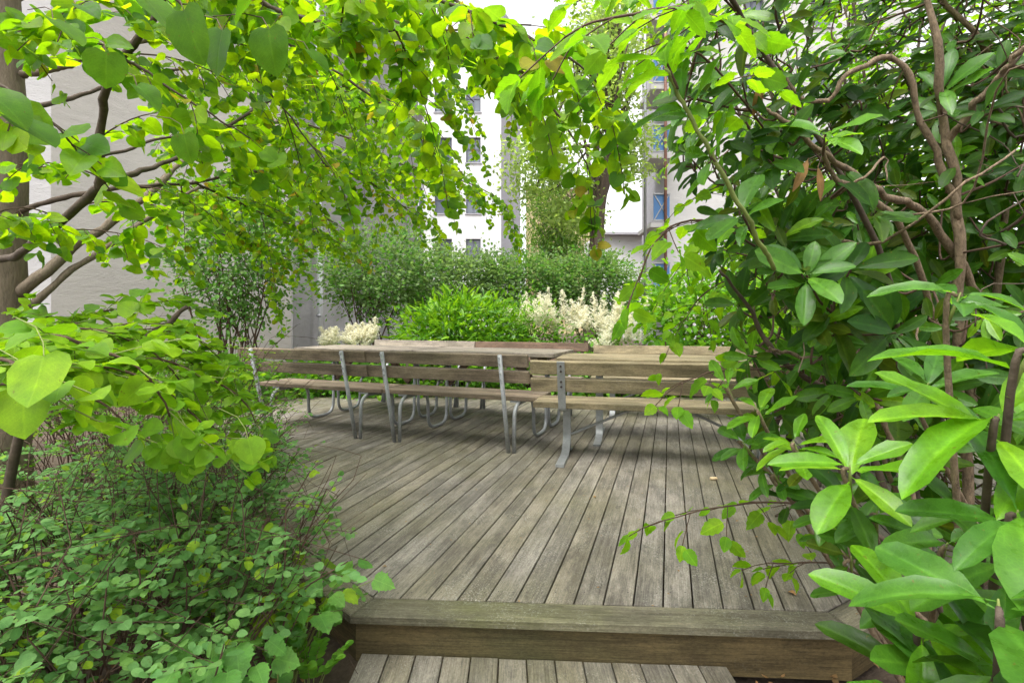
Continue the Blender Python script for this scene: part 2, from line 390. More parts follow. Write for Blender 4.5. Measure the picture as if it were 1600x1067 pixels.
M['l_kat'] = leaf_mat('katsura_leaf', [(.09, .21, .008), (.125, .27, .008), (.165, .31, .008), (.21, .34, .009), (.06, .165, .022), (.075, .19, .014)], (2.3, 2.05, .6), .45, .28, .60)
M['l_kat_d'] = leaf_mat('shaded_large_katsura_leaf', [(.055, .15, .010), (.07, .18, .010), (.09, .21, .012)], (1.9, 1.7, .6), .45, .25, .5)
M['l_kat_y'] = leaf_mat('katsura_leaf_turning', [(.22, .26, .015), (.30, .22, .03), (.19, .27, .012)], (1.7, 1.5, .9), .5, .2, .5)
M['l_kat_lo'] = leaf_mat('broad_low_leaf', [(.10, .24, .010), (.14, .30, .012), (.19, .34, .012), (.08, .20, .016)], (1.7, 1.6, .7), .45, .22, .45)
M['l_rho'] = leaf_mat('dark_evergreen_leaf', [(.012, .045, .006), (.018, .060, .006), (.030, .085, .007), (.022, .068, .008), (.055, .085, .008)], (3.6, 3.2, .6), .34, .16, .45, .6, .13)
M['l_rho_n'] = leaf_mat('young_evergreen_leaf', [(.070, .205, .009), (.10, .26, .010), (.135, .30, .012)], (1.9, 1.65, .6), .28, .38, .48, .55, .13)
M['l_rho_m'] = leaf_mat('mature_evergreen_leaf', [(.038, .125, .014), (.052, .155, .015), (.07, .19, .016)], (2.2, 2.0, .6), .28, .36, .45, .55, .13)
M['l_horn'] = leaf_mat('beech_leaf', [(.09, .24, .010), (.12, .29, .010), (.17, .34, .012), (.11, .25, .014)], (2.1, 1.9, .7), .5, .2, .55, .4)
M['l_spi'] = leaf_mat('blue_green_small_leaf', [(.085, .205, .06), (.115, .255, .085), (.145, .29, .10), (.11, .235, .05)], (1.6, 1.6, .8), .6, .15, .38, .15)
M['l_spi_n'] = leaf_mat('pale_shoot_leaf', [(.18, .32, .02), (.22, .35, .025)], (1.6, 1.5, .8), .5, .2, .42, .15)
M['l_priv'] = leaf_mat('privet_leaf', [(.05, .15, .025), (.075, .20, .03), (.11, .25, .045), (.065, .17, .035)], (1.8, 1.8, .9), .45, .25, .45, .1)
M['l_hedge'] = leaf_mat('grey_green_hedge_leaf', [(.10, .175, .065), (.14, .23, .085), (.18, .28, .11), (.085, .15, .055)], (1.7, 1.7, 1.0), .5, .25, .45, .1)
M['l_laur'] = leaf_mat('glossy_laurel_leaf', [(.045, .15, .012), (.085, .23, .012), (.15, .33, .015), (.22, .42, .018)], (1.8, 1.6, .7), .3, .35, .45, .15)
M['l_fern'] = leaf_mat('fresh_green_herb_leaf', [(.065, .19, .018), (.095, .25, .025), (.13, .30, .03)], (1.8, 1.6, .8), .5, .2, .45, .15)
M['l_tree'] = leaf_mat('far_tree_leaf', [(.19, .29, .08), (.24, .35, .10), (.29, .40, .13), (.15, .24, .07)], (1.9, 1.8, 1.0), .5, .2, .58, 0)
M['l_lob'] = leaf_mat('lobed_leaf', [(.075, .21, .04), (.10, .26, .05), (.14, .31, .055)], (1.6, 1.6, .8), .5, .25, .42, .3)
M['plume'] = leaf_mat('cream_flower', [(.90, .90, .87), (.93, .93, .91), (.88, .87, .83)], (1.05, 1.05, 1.0), .8, .1, .45, 0)
M['l_dead'] = leaf_mat('dead_leaf', [(.22, .12, .05), (.28, .17, .08), (.16, .09, .045)], (1.2, 1.1, .9), .8, .2, .2, .2)
M['plume'] = leaf_mat('cream_flower', [(.80, .77, .62), (.86, .83, .70), (.74, .72, .56)], (1.1, 1.1, 1.0), .8, .1, .4, 0)

# ================================================================== SETTING
# ground: one sheet to the horizon, finer and uneven near the camera
def ground():
    xs = np.unique(np.concatenate([np.linspace(-400, 400, 17), np.linspace(-8, 8, 65)])); ys = np.unique(np.concatenate([np.linspace(-200, 600, 17), np.linspace(-2, 14, 65)]))
    rng = np.random.default_rng(5); V = []
    for yy in ys:
        for xx in xs:
            z = -.205+.02*math.sin(xx*2.3+yy)+.018*math.sin(yy*3.1-xx*1.7)+rng.normal()*.008
            if yy > 7.2 and abs(xx) < 30: z += min(.22, (yy-7.2)*.18)
            V.append((xx, yy, z))
    n = len(xs); F = [(j*n+i, j*n+i+1, (j+1)*n+i+1, (j+1)*n+i) for j in range(len(ys)-1) for i in range(n-1)]
    me = mk_mesh('ground', V, F, [M['soil']])
    link('ground', me, label='bare brown soil and leaf litter around the wooden deck', category='ground', kind='structure')
ground()

# deck: planks clipped to the deck outline, each an object
DA = R(16.7); dx = np.array([math.sin(DA), math.cos(DA)]); dn = np.array([math.cos(DA), -math.sin(DA)])
FL, FR = np.array([-.545, 2.085]), np.array([1.19, 1.985])         # front corners inside the edge boards
INNER = [FL, FR, FR+np.array([.85, .53])*2.9, np.array([4.2, 7.35]), np.array([-3.1, 7.35]), np.array([-3.1, 4.6])]
def clip(poly, nvec, c, keep):
    out = []
    for a, b in zip(poly, poly[1:]+poly[:1]):
        da, db = (np.dot(a, nvec)-c)*keep, (np.dot(b, nvec)-c)*keep
        if da >= 0: out.append(a)
        if da*db < 0: out.append(a+(b-a)*da/(da-db))
    return out
def slab_mesh(name, poly, ztop, th, mat, parent, ax, kind_rng, ch=.003):
    """polygon slab with eased top edges, mesh local X along ax"""
    o_ = poly[0]; ang = math.atan2(ax[1], ax[0]); c_, s_ = math.cos(-ang), math.sin(-ang)
    L = [np.array([(p-o_)[0]*c_-(p-o_)[1]*s_, (p-o_)[0]*s_+(p-o_)[1]*c_]) for p in poly]
    area = sum(a[0]*b[1]-a[1]*b[0] for a, b in zip(L, L[1:]+L[:1]))
    if area < 0: L = L[::-1]
    n = len(L); ins = []
    for i in range(n):
        a, b, c = L[i-1], L[i], L[(i+1) % n]
        e1, e2 = nrm(b-a), nrm(c-b); n1, n2 = np.array([-e1[1], e1[0]]), np.array([-e2[1], e2[0]])
        q = n1+n2; q = q/max(.35, 1+np.dot(n1, n2)); ins.append(b+q*ch)
    mb = MB(); vs = [(*p, -th) for p in L]+[(*p, -ch*.8) for p in L]+[(*p, 0) for p in ins]
    fs = [tuple(range(n-1, -1, -1)), tuple(2*n+i for i in range(n))]
    for k_ in (0, 1): fs += [(k_*n+i, k_*n+(i+1) % n, (k_+1)*n+(i+1) % n, (k_+1)*n+i) for i in range(n)]
    mb.add(vs, fs); ob = mb.build(name, mat, parent)
    ob.location = (o_[0]-parent.location[0], o_[1]-parent.location[1], ztop-parent.location[2]); ob.rotation_euler = (0, 0, ang)
    return ob
deck = empty('deck', (0, 4.5, 0), 0, 'large weathered grey wooden deck with diagonal planks and raised edge', 'deck', kind='structure')
rg = random.Random(3)
PITCH = .111; GAP = .0065
cs = [np.dot(p, dn) for p in INNER]; c0 = min(cs); k_ = 0
base_c = -.0235  # phase so that a gap runs down the photograph's vertical joint
i0 = int((min(cs)-base_c)/PITCH)-1
screw = MB()
for i in range(i0, int((max(cs)-base_c)/PITCH)+1):
    a, b = base_c+i*PITCH+GAP/2+rg.uniform(-.001, .001), base_c+(i+1)*PITCH-GAP/2
    poly = clip(clip([np.array(p) for p in INNER], dn, a, 1), dn, b, -1)
    if len(poly) < 3: continue
    pts = [poly[0]]
    for p in poly[1:]:
        if np.linalg.norm(p-pts[-1]) > .004: pts.append(p)
    if len(pts) < 3: continue
    zt = rg.uniform(-.0012, .0012)
    slab_mesh('plank', pts, zt, .028, M['deck'], deck, dx, rg)
    for row in range(12):          # screw heads over each joist
        for f in (.22, .78):
            c = a+(b-a)*f; yv = 2.12+row*.42+rg.uniform(-.006, .006); t = (yv-c*dn[1])/dx[1]
            p = dn*c+dx*t
            if all(np.cross((q2-q1), (p-q1)) > .012*np.linalg.norm(q2-q1) for q1, q2 in zip(INNER, INNER[1:]+INNER[:1])):
                an = np.arange(6)*math.pi/3
                screw.add([(p[0]+.0036*math.cos(t_), p[1]+.0036*math.sin(t_), zt+.0006) for t_ in an], [tuple(range(6))])
M['screw'] = simple_mat('rusty_screw', (.05, .04, .035), .6, .4)
screw.build('screw_heads', M['screw'], deck, True, kind='stuff')
# edge boards, mitred, overhanging the fascia
W_ = .128
def offset_poly(poly, d):
    n = len(poly); out = []
    for i in range(n):
        a, b, c = poly[i-1], poly[i], poly[(i+1) % n]; e1, e2 = nrm(b-a), nrm(c-b)
        n1, n2 = np.array([e1[1], -e1[0]]), np.array([e2[1], -e2[0]]); q = (n1+n2)/max(.3, 1+np.dot(n1, n2)); out.append(b+q*d)
    return out
I1 = offset_poly(INNER, .006); O1 = offset_poly(INNER, .006+W_); Fi = offset_poly(INNER, W_-.024); Fb = offset_poly(INNER, W_-.054)
for i in range(len(INNER)):
    j = (i+1) % len(INNER); e = nrm(I1[j]-I1[i]); g_ = e*.0015
    slab_mesh('edge_board', [I1[i]+g_, I1[j]-g_, O1[j]-g_, O1[i]+g_], .001, .030, M['trim'], deck, e, rg, .004)
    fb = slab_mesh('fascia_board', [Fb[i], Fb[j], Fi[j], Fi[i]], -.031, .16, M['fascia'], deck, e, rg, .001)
# dark joist void under the planks
for yj in np.arange(2.4, 7.3, .42):
    xs_ = []
    for a, b in zip(Fb, Fb[1:]+Fb[:1]):
        if (a[1]-yj)*(b[1]-yj) < 0: xs_.append(a[0]+(b[0]-a[0])*(yj-a[1])/(b[1]-a[1]))
    if len(xs_) == 2:
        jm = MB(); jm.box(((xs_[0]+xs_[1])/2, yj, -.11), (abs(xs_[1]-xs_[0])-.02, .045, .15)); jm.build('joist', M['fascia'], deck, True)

# lower step
step = empty('step', (.1, 1.5, -.15), 0, 'low wooden step of grey planks in front of the deck edge', 'step', kind='structure')
def step_front(x): # y of fascia front at x
    a, b = Fi[0], Fi[1]; return a[1]+(b[1]-a[1])*(x-a[0])/(b[0]-a[0])
x = -.565; k_ = 0
while x < .70:
    wd_ = .0985; y1a, y1b = step_front(x)-.006, step_front(x+wd_)-.006
    sh = -.012*(x-.0)
    slab_mesh('plank', [np.array([x, .75]), np.array([x+wd_, .75]), np.array([x+wd_, y1b]), np.array([x, y1a])], -.152+rg.uniform(-.0015, .0015), .028, M['deck'], step, np.array([0, 1.]), rg)
    x += .1035
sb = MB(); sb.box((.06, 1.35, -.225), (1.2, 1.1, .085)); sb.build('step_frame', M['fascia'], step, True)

# ================================================================== BUILDINGS
def plaster(name, col, stain, hstretch=True, dirt=.5):
    k = N(name); p = k.n('TexCoord').outputs['Object']
    st = k.noise(k.mapping(p, (1.0, 1.0, 3.2)), 2.6, 8, .72, .3)
    fine = k.noise(k.mapping(p, (5, 5, 11)), 4.5, 6, .75)
    big = k.noise(p, .35, 5, .6)
    c = k.ramp(st, [(.3, tuple(x*.90 for x in col)), (.7, tuple(min(1, x*1.05) for x in col))])
    c = k.mix(k.math('MULTIPLY', k.ramp(big, [(.42, 0.0), (.66, 1.0)]), dirt), c, stain)
    c = k.mix(k.math('MULTIPLY', k.ramp(fine, [(.55, 0.0), (.7, 1.0)]), .25), c, tuple(x*.6 for x in col))
    k.l(c, k.b.inputs['Base Color']); k.b.inputs['Roughness'].default_value = .92; k.b.inputs['Specular IOR Level'].default_value = .15
    k.bump(k.math('ADD', st, k.math('MULTIPLY', fine, .7)), .5, .03)
    return k.m
M['wallA'] = plaster('rough_grey_plaster', (.49, .462, .432), (.40, .372, .345), dirt=.5)
M['wallA2'] = plaster('pale_grey_plaster', (.50, .49, .49), (.42, .40, .40))
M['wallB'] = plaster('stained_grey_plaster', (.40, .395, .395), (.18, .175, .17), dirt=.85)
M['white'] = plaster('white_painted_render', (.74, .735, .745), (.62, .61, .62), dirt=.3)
M['greyr'] = plaster('grey_render', (.40, .39, .42), (.34, .33, .36), dirt=.3)
M['conc'] = plaster('pale_concrete', (.50, .49, .48), (.38, .37, .36), dirt=.5)
M['yellow'] = plaster('yellow_render', (.52, .42, .25), (.44, .35, .20), dirt=.4)
M['wframe'] = simple_mat('dark_grey_window_frame', (.11, .12, .15), .5, 0, .15)
M['blue'] = simple_mat('blue_painted_panel', (.07, .17, .36), .5, 0, .15)
M['redpipe'] = simple_mat('red_brown_pipe', (.20, .10, .075), .6, 0, .3)
M['pipe'] = simple_mat('pale_zinc_pipe', (.62, .64, .67), .45, .3, .15, spec=.5)
k = N('dark_window_glass'); k.b.inputs['Base Color'].default_value = (.12, .14, .17, 1); k.b.inputs['Roughness'].default_value = .08; k.b.inputs['Specular IOR Level'].default_value = .8; M['glass'] = k.m
def quad_wall(name, a, b, z0, z1, th, mat, parent):
    """solid wall between plan points a,b; thickness behind"""
    a, b = np.array(a, float), np.array(b, float); e = nrm(b-a); nb = np.array([-e[1], e[0]])
    if nb[1] < 0: nb = -nb
    P = [a, b, b+nb*th, a+nb*th]; mb = MB()
    mb.add([(*p, z0) for p in P]+[(*p, z1) for p in P], [(0, 1, 5, 4), (1, 2, 6, 5), (2, 3, 7, 6), (3, 0, 4, 7), (4, 5, 6, 7), (3, 2, 1, 0)])
    return mb.build(name, mat, parent, True)
def facade(root, a, b, z0, z1, wins, mat, depth=.18, panes=(2, 2)):
    """wall with real openings; wins = (u0,u1,w0,w1) metres along wall and up"""
    a, b = np.array(a, float), np.array(b, float); Lw = np.linalg.norm(b-a); e = (b-a)/Lw; nb = np.array([-e[1], e[0]])
    if nb[1] < 0: nb = -nb
    us = sorted({0, Lw, *[q for w_ in wins for q in w_[:2]]}); zs = sorted({z0, z1, *[q for w_ in wins for q in w_[2:]]})
    mb = MB()
    def P(u, z, d=0): q = a+e*u+nb*d; return (q[0], q[1], z)
    for u0, u1 in zip(us[:-1], us[1:]):
        for w0, w1 in zip(zs[:-1], zs[1:]):
            if any(x_[0] <= u0+1e-6 and u1 <= x_[1]+1e-6 and x_[2] <= w0+1e-6 and w1 <= x_[3]+1e-6 for x_ in wins): continue
            mb.add([P(u0, w0), P(u1, w0), P(u1, w1), P(u0, w1)], [(0, 1, 2, 3)])
    for u0, u1, w0, w1 in wins:
        for (p, q) in (((u0, w0), (u1, w0)), ((u1, w0), (u1, w1)), ((u1, w1), (u0, w1)), ((u0, w1), (u0, w0))):
            mb.add([P(*p), P(*q), P(*q, depth+.1), P(*p, depth+.1)], [(0, 1, 2, 3)])
    mb.build('wall', mat, root, True)
    for u0, u1, w0, w1 in wins:
        wf = MB(); t = .07
        def bx(ua, ub, wa, wb, d0, d1, m_):
            V = [P(ua, wa, d0), P(ub, wa, d0), P(ub, wb, d0), P(ua, wb, d0), P(ua, wa, d1), P(ub, wa, d1), P(ub, wb, d1), P(ua, wb, d1)]
            m_.add(V, [(0, 1, 2, 3), (4, 7, 6, 5), (0, 4, 5, 1), (1, 5, 6, 2), (2, 6, 7, 3), (3, 7, 4, 0)])
        bx(u0, u0+t, w0, w1, depth-.06, depth, wf); bx(u1-t, u1, w0, w1, depth-.06, depth, wf)
        bx(u0+t, u1-t, w0, w0+t, depth-.06, depth, wf); bx(u0+t, u1-t, w1-t, w1, depth-.06, depth, wf)
        um, wm = (u0+u1)/2, w0+(w1-w0)*.55
        bx(um-.04, um+.04, w0+t, w1-t, depth-.065, depth-.005, wf); bx(u0+t, u1-t, wm-.035, wm+.035, depth-.067, depth-.007, wf)
        wo = wf.build('window', M['wframe'], root, True)
        for pa, pb in ((u0+t, um-.04), (um+.04, u1-t)):
            for qa, qb in ((w0+t, wm-.035), (wm+.035, w1-t)):
                g = MB(); bx(pa, pb, qa, qb, depth-.03, depth-.02, g); g.v = g.v; po = g.build('pane', M['glass'], None); po.parent = wo
        sl = MB(); bx(u0-.06, u1+.06, w0-.07, w0-.003, -.06, depth-.07, sl); s_ = sl.build('sill', M['greyr'], None); s_.parent = wo
A0, A1, B1 = at(80, 500, 7.6)[:2], at(459, 500, 11)[:2], at(652, 500, 24)[:2]
r = empty('plaster_building', (A0[0], A0[1], -.2), 0, 'tall windowless building with rough grey plaster walls behind the left tree', 'building')
quad_wall('wall', A0, A1, -.3, 15, 1.0, M['wallA'], r)
quad_wall('end_pier', at(-60, 500, 7.2)[:2], A0-np.array([.003, .0]), -.3, 15, .9, M['wallA2'], r)
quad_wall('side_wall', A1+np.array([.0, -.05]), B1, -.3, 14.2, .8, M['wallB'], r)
# downpipe on the stained wall
q = at(503, 520, 12.0); t_ = at(496, 380, 12.0)
dp = empty('downpipe', (q[0], 11.95, 0), 0, 'pale zinc downpipe running up the stained grey plaster wall', 'downpipe')
mb = MB(); mb.tube([(q[0], 11.95, -.1), (q[0]-.03, 11.95, 2.0), (q[0]-.09, 11.98, 6.0), (q[0]-.16, 12, 12)], .06, 10); mb.build('pipe', M['pipe'], dp, True, True)
for z in (1.2, 3.2, 5.2):
    mb = MB(); mb.tube([(q[0]-.02-.014*z, 11.95, z-.03), (q[0]-.02-.014*z, 11.95, z+.03)], .075, 10); mb.build('bracket', M['steel'], dp, True, True)
# white building with windows
def pxw(px, d): return (px-800)*d/FPX
D = 30.
wb = empty('white_building', (pxw(715, D), D, 0), 0, 'white rendered apartment building with dark grey framed windows', 'building')
a_, b_ = np.array([pxw(628, D), D]), np.array([pxw(783, D), D])
def zpx(py, d): return CAMH-(py-HOR)*d/FPX
wins = []
for (x0, x1) in ((640, 660), (679, 706), (728, 751)):
    for r_ in range(5):
        zb = zpx(413, D)+r_*2.9
        wins.append((pxw(x0, D)-a_[0], pxw(x1, D)-a_[0], zb, zb+1.45))
facade(wb, a_, b_, -.2, 19, wins, M['white'])
quad_wall('side_wall', b_+np.array([.002, .0]), (pxw(813, 33), 33), -.2, 19, .3, M['greyr'], wb)  # side wall in a greyer tone than the front
mb = MB(); mb.tube([(pxw(657, D), D-.12, 0), (pxw(657, D), D-.12, 18)], .07, 8); mb.build('downpipe', M['wframe'], wb, True)
# balcony strip left of it
D2 = 27.
for r_ in range(4):
    z = zpx(345, D2)+r_*2.9
    mb = MB(); mb.box((pxw(640, D2), D2+.7, z), (1.0, 1.5, .16)); bo = mb.build('balcony', M['greyr'], wb, True)
    rm = MB()
    for xx in np.linspace(-.46, .46, 8): rm.box((pxw(640, D2)+xx, D2, z+.55), (.03, .03, .95))
    rm.box((pxw(640, D2), D2, z+1.05), (1.0, .05, .05)); ro = rm.build('railing', M['white'], None); ro.parent = bo
# right building with blue balcony panels
D = 20.
rb = empty('balcony_building', (pxw(1100, D), D, 0), 0, 'pale concrete apartment block with blue lattice balconies and red-brown pipe', 'building')
a_, b_ = np.array([pxw(1040, D), D]), np.array([pxw(1420, D), D])
wins = []
for c_ in range(1, 3):
    for r_ in range(5):
        zb = zpx(455, D)+r_*2.52; wins.append((.35+c_*2.6, 1.15+c_*2.6, zb, zb+1.1))
facade(rb, a_, b_, -.2, 18, wins, M['conc'])
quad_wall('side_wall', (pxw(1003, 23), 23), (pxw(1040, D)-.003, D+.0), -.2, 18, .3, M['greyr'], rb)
for r_ in range(6):
    z = zpx(455, D)+r_*2.52
    mb = MB(); mb.box((pxw(1025, D), D+.1, z-.15), (.86, 1.9, .16)); bo = mb.build('balcony', M['conc'], rb, True)
    x0, x1, y_ = pxw(1012, D), pxw(1036, D), D-.82
    pm = MB(); pm.box(((x0+x1)/2, y_, z+.5), (x1-x0, .03, 1.0)); pm.build('balcony_panel', M['blue'], None).parent = bo
    lm = MB()
    for s_ in (-1, 1):
        an = math.atan2(1.0, x1-x0)*s_; lm.box(((x0+x1)/2, y_-.03-.004*s_, z+.5), (math.hypot(1, x1-x0)-.05, .02, .035), ((math.cos(an), 0, -math.sin(an)), (0, 1, 0), (math.sin(an), 0, math.cos(an))))
    for zz in (z+.02, z+.98): lm.box(((x0+x1)/2, y_-.03, zz), (x1-x0+.04, .05, .05))
    lm.build('lattice', M['steel'], None).parent = bo
for px_, m_, nm in ((1040, 'redpipe', 'drainpipe'), (1008, 'steel', 'corner_post')):
    mb = MB(); mb.tube([(pxw(px_, D-.95), D-.95, -.1), (pxw(px_, D-.95), D-.95, 17)], .055, 8); mb.build(nm, M[m_], rb, True, True)
# low white building and yellow house far behind the trees
D = 29.
lw = empty('low_white_building', (pxw(975, D), D, 0), 0, 'plain white building seen low behind the far tree trunk', 'building')
quad_wall('wall', (pxw(938, D), D), (pxw(1010, D), D+.4), -.2, zpx(368, D), 3, M['white'], lw)
mb = MB(); mb.box((pxw(974, D), D+1.5, zpx(366, D)), (2.9, 3.6, .12)); mb.build('roof_edge', M['greyr'], lw, True)
D = 42.
yh = empty('yellow_house', (pxw(870, D), D, 0), 0, 'yellow rendered house glimpsed through the weeping tree', 'house')
facade(yh, (pxw(822, D), D), (pxw(925, D), D), -.2, zpx(295, D), [(1, 2, 3, 4.4), (3, 4, 3, 4.4), (1, 2, 6, 7.4), (3, 4, 6, 7.4)], M['yellow'])
mb = MB(); x0, x1, zt = pxw(820, D), pxw(927, D), zpx(295, D)
mb.add([(x0, D-.3, zt), (x1, D-.3, zt), (x1, D+4, zt+1.6), (x0, D+4, zt+1.6)], [(0, 1, 2, 3)]); mb.build('roof', M['greyr'], yh, True)

# ================================================================== PICNIC FURNITURE
def plank(root, c, size, mat, rot=None, name='plank'):
    mb = MB(); mb.box((0, 0, 0), size, None, .004); o = mb.build(name, M[mat], root)
    m = Matrix.Identity(4)
    if rot is not None:
        for i in range(3):
            for j in range(3): m[i][j] = rot[i][j]
    m.translation = Vector(c); o.matrix_local = m; return o
def rotx(a): return ((1, 0, 0), (0, math.cos(a), -math.sin(a)), (0, math.sin(a), math.cos(a)))
def tube_set(loc, ang, label, near_back, far_back, seatm, topm):
    root = empty('picnic_table', (loc[0], loc[1], 0), ang, label, 'picnic table')
    Lh, xs_ = .772, (-.5515, .5515)
    lean = math.atan2(.20, .82)
    for s in (-1, 1):
        bm_ = near_back if s < 0 else far_back
        for zc, nm in ((.775, 'backrest_plank'), (.645, 'backrest_plank')):
            u = s*(.95+.20*zc/.82-.045)
            plank(root, (0, u, zc), (2*Lh, .036, .102), bm_, rotx(s*lean*-1), nm)
        for u in (.555, .765): plank(root, (0, s*u, .437), (2*Lh, .198, .038), seatm, None, 'seat_plank')
        for xx in xs_:
            mb = MB(); mb.tube([(xx, s*.955, 0), (xx, s*1.02, .27), (xx, s*1.155, .822)], .018, 10); po = mb.build('back_post', M['steel'], root, False, True)
            for zc in (.80, .75, .67, .62):
                bt = MB(); u = s*(.955+.2*zc/.82); bt.tube([(xx, u+s*.018, zc), (xx, u+s*.029, zc)], .008, 6); b_ = bt.build('bolt', M['steel_dark'], None); b_.parent = po
            x2 = xx+.046
            P = [(x2, s*.945, 0), (x2, s*.94, .395), (x2, s*.44, .395), (x2, s*.43, .022), (x2, s*.045, .022), (x2, s*.028, .73)]
            mb = MB(); mb.tube(fillet(P, .13, 6), .0165, 10); mb.build('tube_leg', M['steel'], root, False, True)
            mb = MB(); mb.box((xx+.02, s*.66, .409), (.09, .40, .014)); mb.build('seat_bracket', M['steel_dark'], root)
    for i in range(5): plank(root, (0, (i-2)*.153, .772), (2*Lh, .148, .038), topm, None, 'tabletop_plank')
    for xx in xs_:
        mb = MB(); mb.box((xx+.02, 0, .726), (.07, .70, .05)); mb.build('table_bearer', M[near_back], root)
        sx = -1 if xx > 0 else 1
        mb = MB(); a = np.array([xx+sx*.04, 0, .42]); b = np.array([xx+sx*.36, 0, .735]); d_ = b-a; an = math.atan2(d_[2], d_[0])
        mb.box((a+b)/2, (np.linalg.norm(d_), .045, .06), ((math.cos(an), 0, -math.sin(an)), (0, 1, 0), (math.sin(an), 0, math.cos(an)))); mb.build('diagonal_brace', M['bench_red'], root)
    return root
tube_set((-.207, 5.441), R(-20.7), 'brown plank picnic table with curved tube legs, its bench end touching the pale bench', 'bench_dark', 'bench_red', 'bench_dark', 'bench_grey')
tube_set((-1.60, 5.97), R(-22.3), 'brown plank picnic table with curved tube legs nearest the downpipe and left shrubs', 'bench_dark', 'bench_grey', 'bench_dark', 'bench_grey')

BA = R(-13); bdir = np.array([math.cos(BA), math.sin(BA)]); pdir = np.array([-bdir[1], bdir[0]])
def pedestal_bench(loc, ang, label, mat, flip=False):
    root = empty('bench', (loc[0], loc[1], 0), ang+(math.pi if flip else 0), label, 'bench', 'pale benches on flat steel pedestals')
    Lh = .985
    lean = math.atan2(.09, .33)
    for zc in (.737, .603): plank(root, (0, -.232-.09*(zc-.46)/.33, zc), (2*Lh, .042, .104), mat, rotx(lean), 'backrest_plank')
    for u in (-.135, 0, .135): plank(root, (0, u, .43), (2*Lh, .128, .045), mat, None, 'seat_plank')
    for xx in (-.745, .745):
        mb = MB(); mb.bar(fillet([(xx, -.343, .785), (xx, -.262, .46), (xx, -.25, .40), (xx, .12, .392)], .06, 5), .058, .014); up = mb.build('back_upright', M['steel_dark'], root)
        for zc in (.75, .71, .63, .59):
            bt = MB(); y_ = -.262-.081*(zc-.46)/.325; bt.tube([(xx, y_-.006, zc), (xx, y_-.016, zc)], .009, 8); bt.build('bolt', M['screw'], None).parent = up
        mb = MB(); mb.bar(fillet([(xx, .05, .385), (xx, .05, .10), (xx, -.06, .014), (xx, -.40, .014)], .1, 6), .062, .022); mb.build('pedestal_leg', M['steel_dark'], root)
        mb = MB(); mb.bar(fillet([(xx, .062, .30), (xx, .064, .06), (xx, .10, .012), (xx, .20, .012)], .06, 5), .060, .014); mb.build('front_foot', M['steel_dark'], root)
        sx = -1 if xx > 0 else 1
        mb = MB(); mb.tube([(xx+sx*.035, .05, .16), (xx+sx*.55, .03, .395)], .011, 6); mb.build('brace', M['steel_dark'], root)
    return root
bc = np.array([1.17, 4.13])
pedestal_bench(bc, BA, 'pale wooden bench with steel pedestal legs, its back to the camera, nearest of all', 'bench_light')
pedestal_bench(bc+pdir*1.93+bdir*.30, BA, 'pale wooden bench beyond the pale table, only its top back plank showing', 'bench_light', True)
def pedestal_table(loc, ang, label):
    root = empty('table', (loc[0], loc[1], 0), ang, label, 'table')
    for i in range(6): plank(root, (0, (i-2.5)*.128, .74), (1.97, .123, .042), 'bench_light', None, 'tabletop_plank')
    for xx in (-.62, .62):
        mb = MB(); mb.bar([(xx, -.33, .708), (xx, .33, .708)], .06, .014); mb.build('bearer', M['steel_dark'], root)
        mb = MB(); mb.box((xx, 0, .36), (.065, .065, .68)); mb.build('pedestal_leg', M['steel_dark'], root)
        for s in (-1, 1):
            mb = MB(); mb.bar(fillet([(xx, s*.036, .20), (xx, s*.038, .06), (xx, s*.10, .012), (xx, s*.40, .012)], .07, 5), .062, .014); mb.build('foot', M['steel_dark'], root)
    return root
pedestal_table(bc+pdir*.72+bdir*.1, BA, 'pale wooden table on steel pedestals between the two pale benches')

# ================================================================== PLANT BUILDERS
def spray(P, base, d, L, size, kind, mats, droop=.25, step=.036, tw=.0016, flat=.36, pair=True, tipmat=None, axdown=.25):
    rng = P.rng; n = max(2, int(L/step)); d = nrm(d)
    D_ = d+np.cumsum(rng.normal(size=(n, 3))*.07, axis=0); D_[:, 2] -= droop*step/.1*np.arange(1, n+1)*1.15
    D_ /= np.linalg.norm(D_, axis=1)[:, None]
    path = np.vstack([base, np.asarray(base)+np.cumsum(D_*step, axis=0)]); pp = path[1:]
    side = np.stack([D_[:, 1], -D_[:, 0], np.zeros(n)], 1); m = np.linalg.norm(side, axis=1)
    side[m < .3] = rng.normal(size=(int((m < .3).sum()), 3)); side /= np.linalg.norm(side, axis=1)[:, None]
    hang = np.abs(D_[:, 2]); idx = np.arange(n)
    if pair: idx = np.repeat(idx, 2); sg = np.tile([-1., 1.], n)
    else: sg = (-1.)**idx
    keep = rng.random(len(idx)) > .08; idx, sg = idx[keep], sg[keep]; k_ = len(idx)
    if k_:
        ax = side[idx]*(sg*.9)[:, None]+D_[idx]*.5+rng.normal(size=(k_, 3))*.28; ax[:, 2] -= axdown; ax /= np.linalg.norm(ax, axis=1)[:, None]
        nn = rng.normal(size=(k_, 3))*flat; nn[:, 2] += 1-hang[idx]*.75; nn[:, 1] -= .35*hang[idx]
        sz = size*(1-.35*idx/n)*rng.uniform(.75, 1.2, k_)
        c = np.array([code_of(kind, m_) for m_ in mats])[rng.integers(0, len(mats), k_)]
        if tipmat: c = np.where((idx > n*.7) & (rng.random(k_) < .16), code_of(kind, tipmat), c)
        P.L.append((pp[idx]+ax*size*.22, ax, nn, sz, c, np.ones(k_)))
    P.leaf(pp[-1], D_[-1]+rng.normal(size=3)*.1, UP+rng.normal(size=3)*flat, size*.7, kind, mats[0])
    P.tw.tube(path[::2] if len(path) > 5 else path, tw, 3, False)
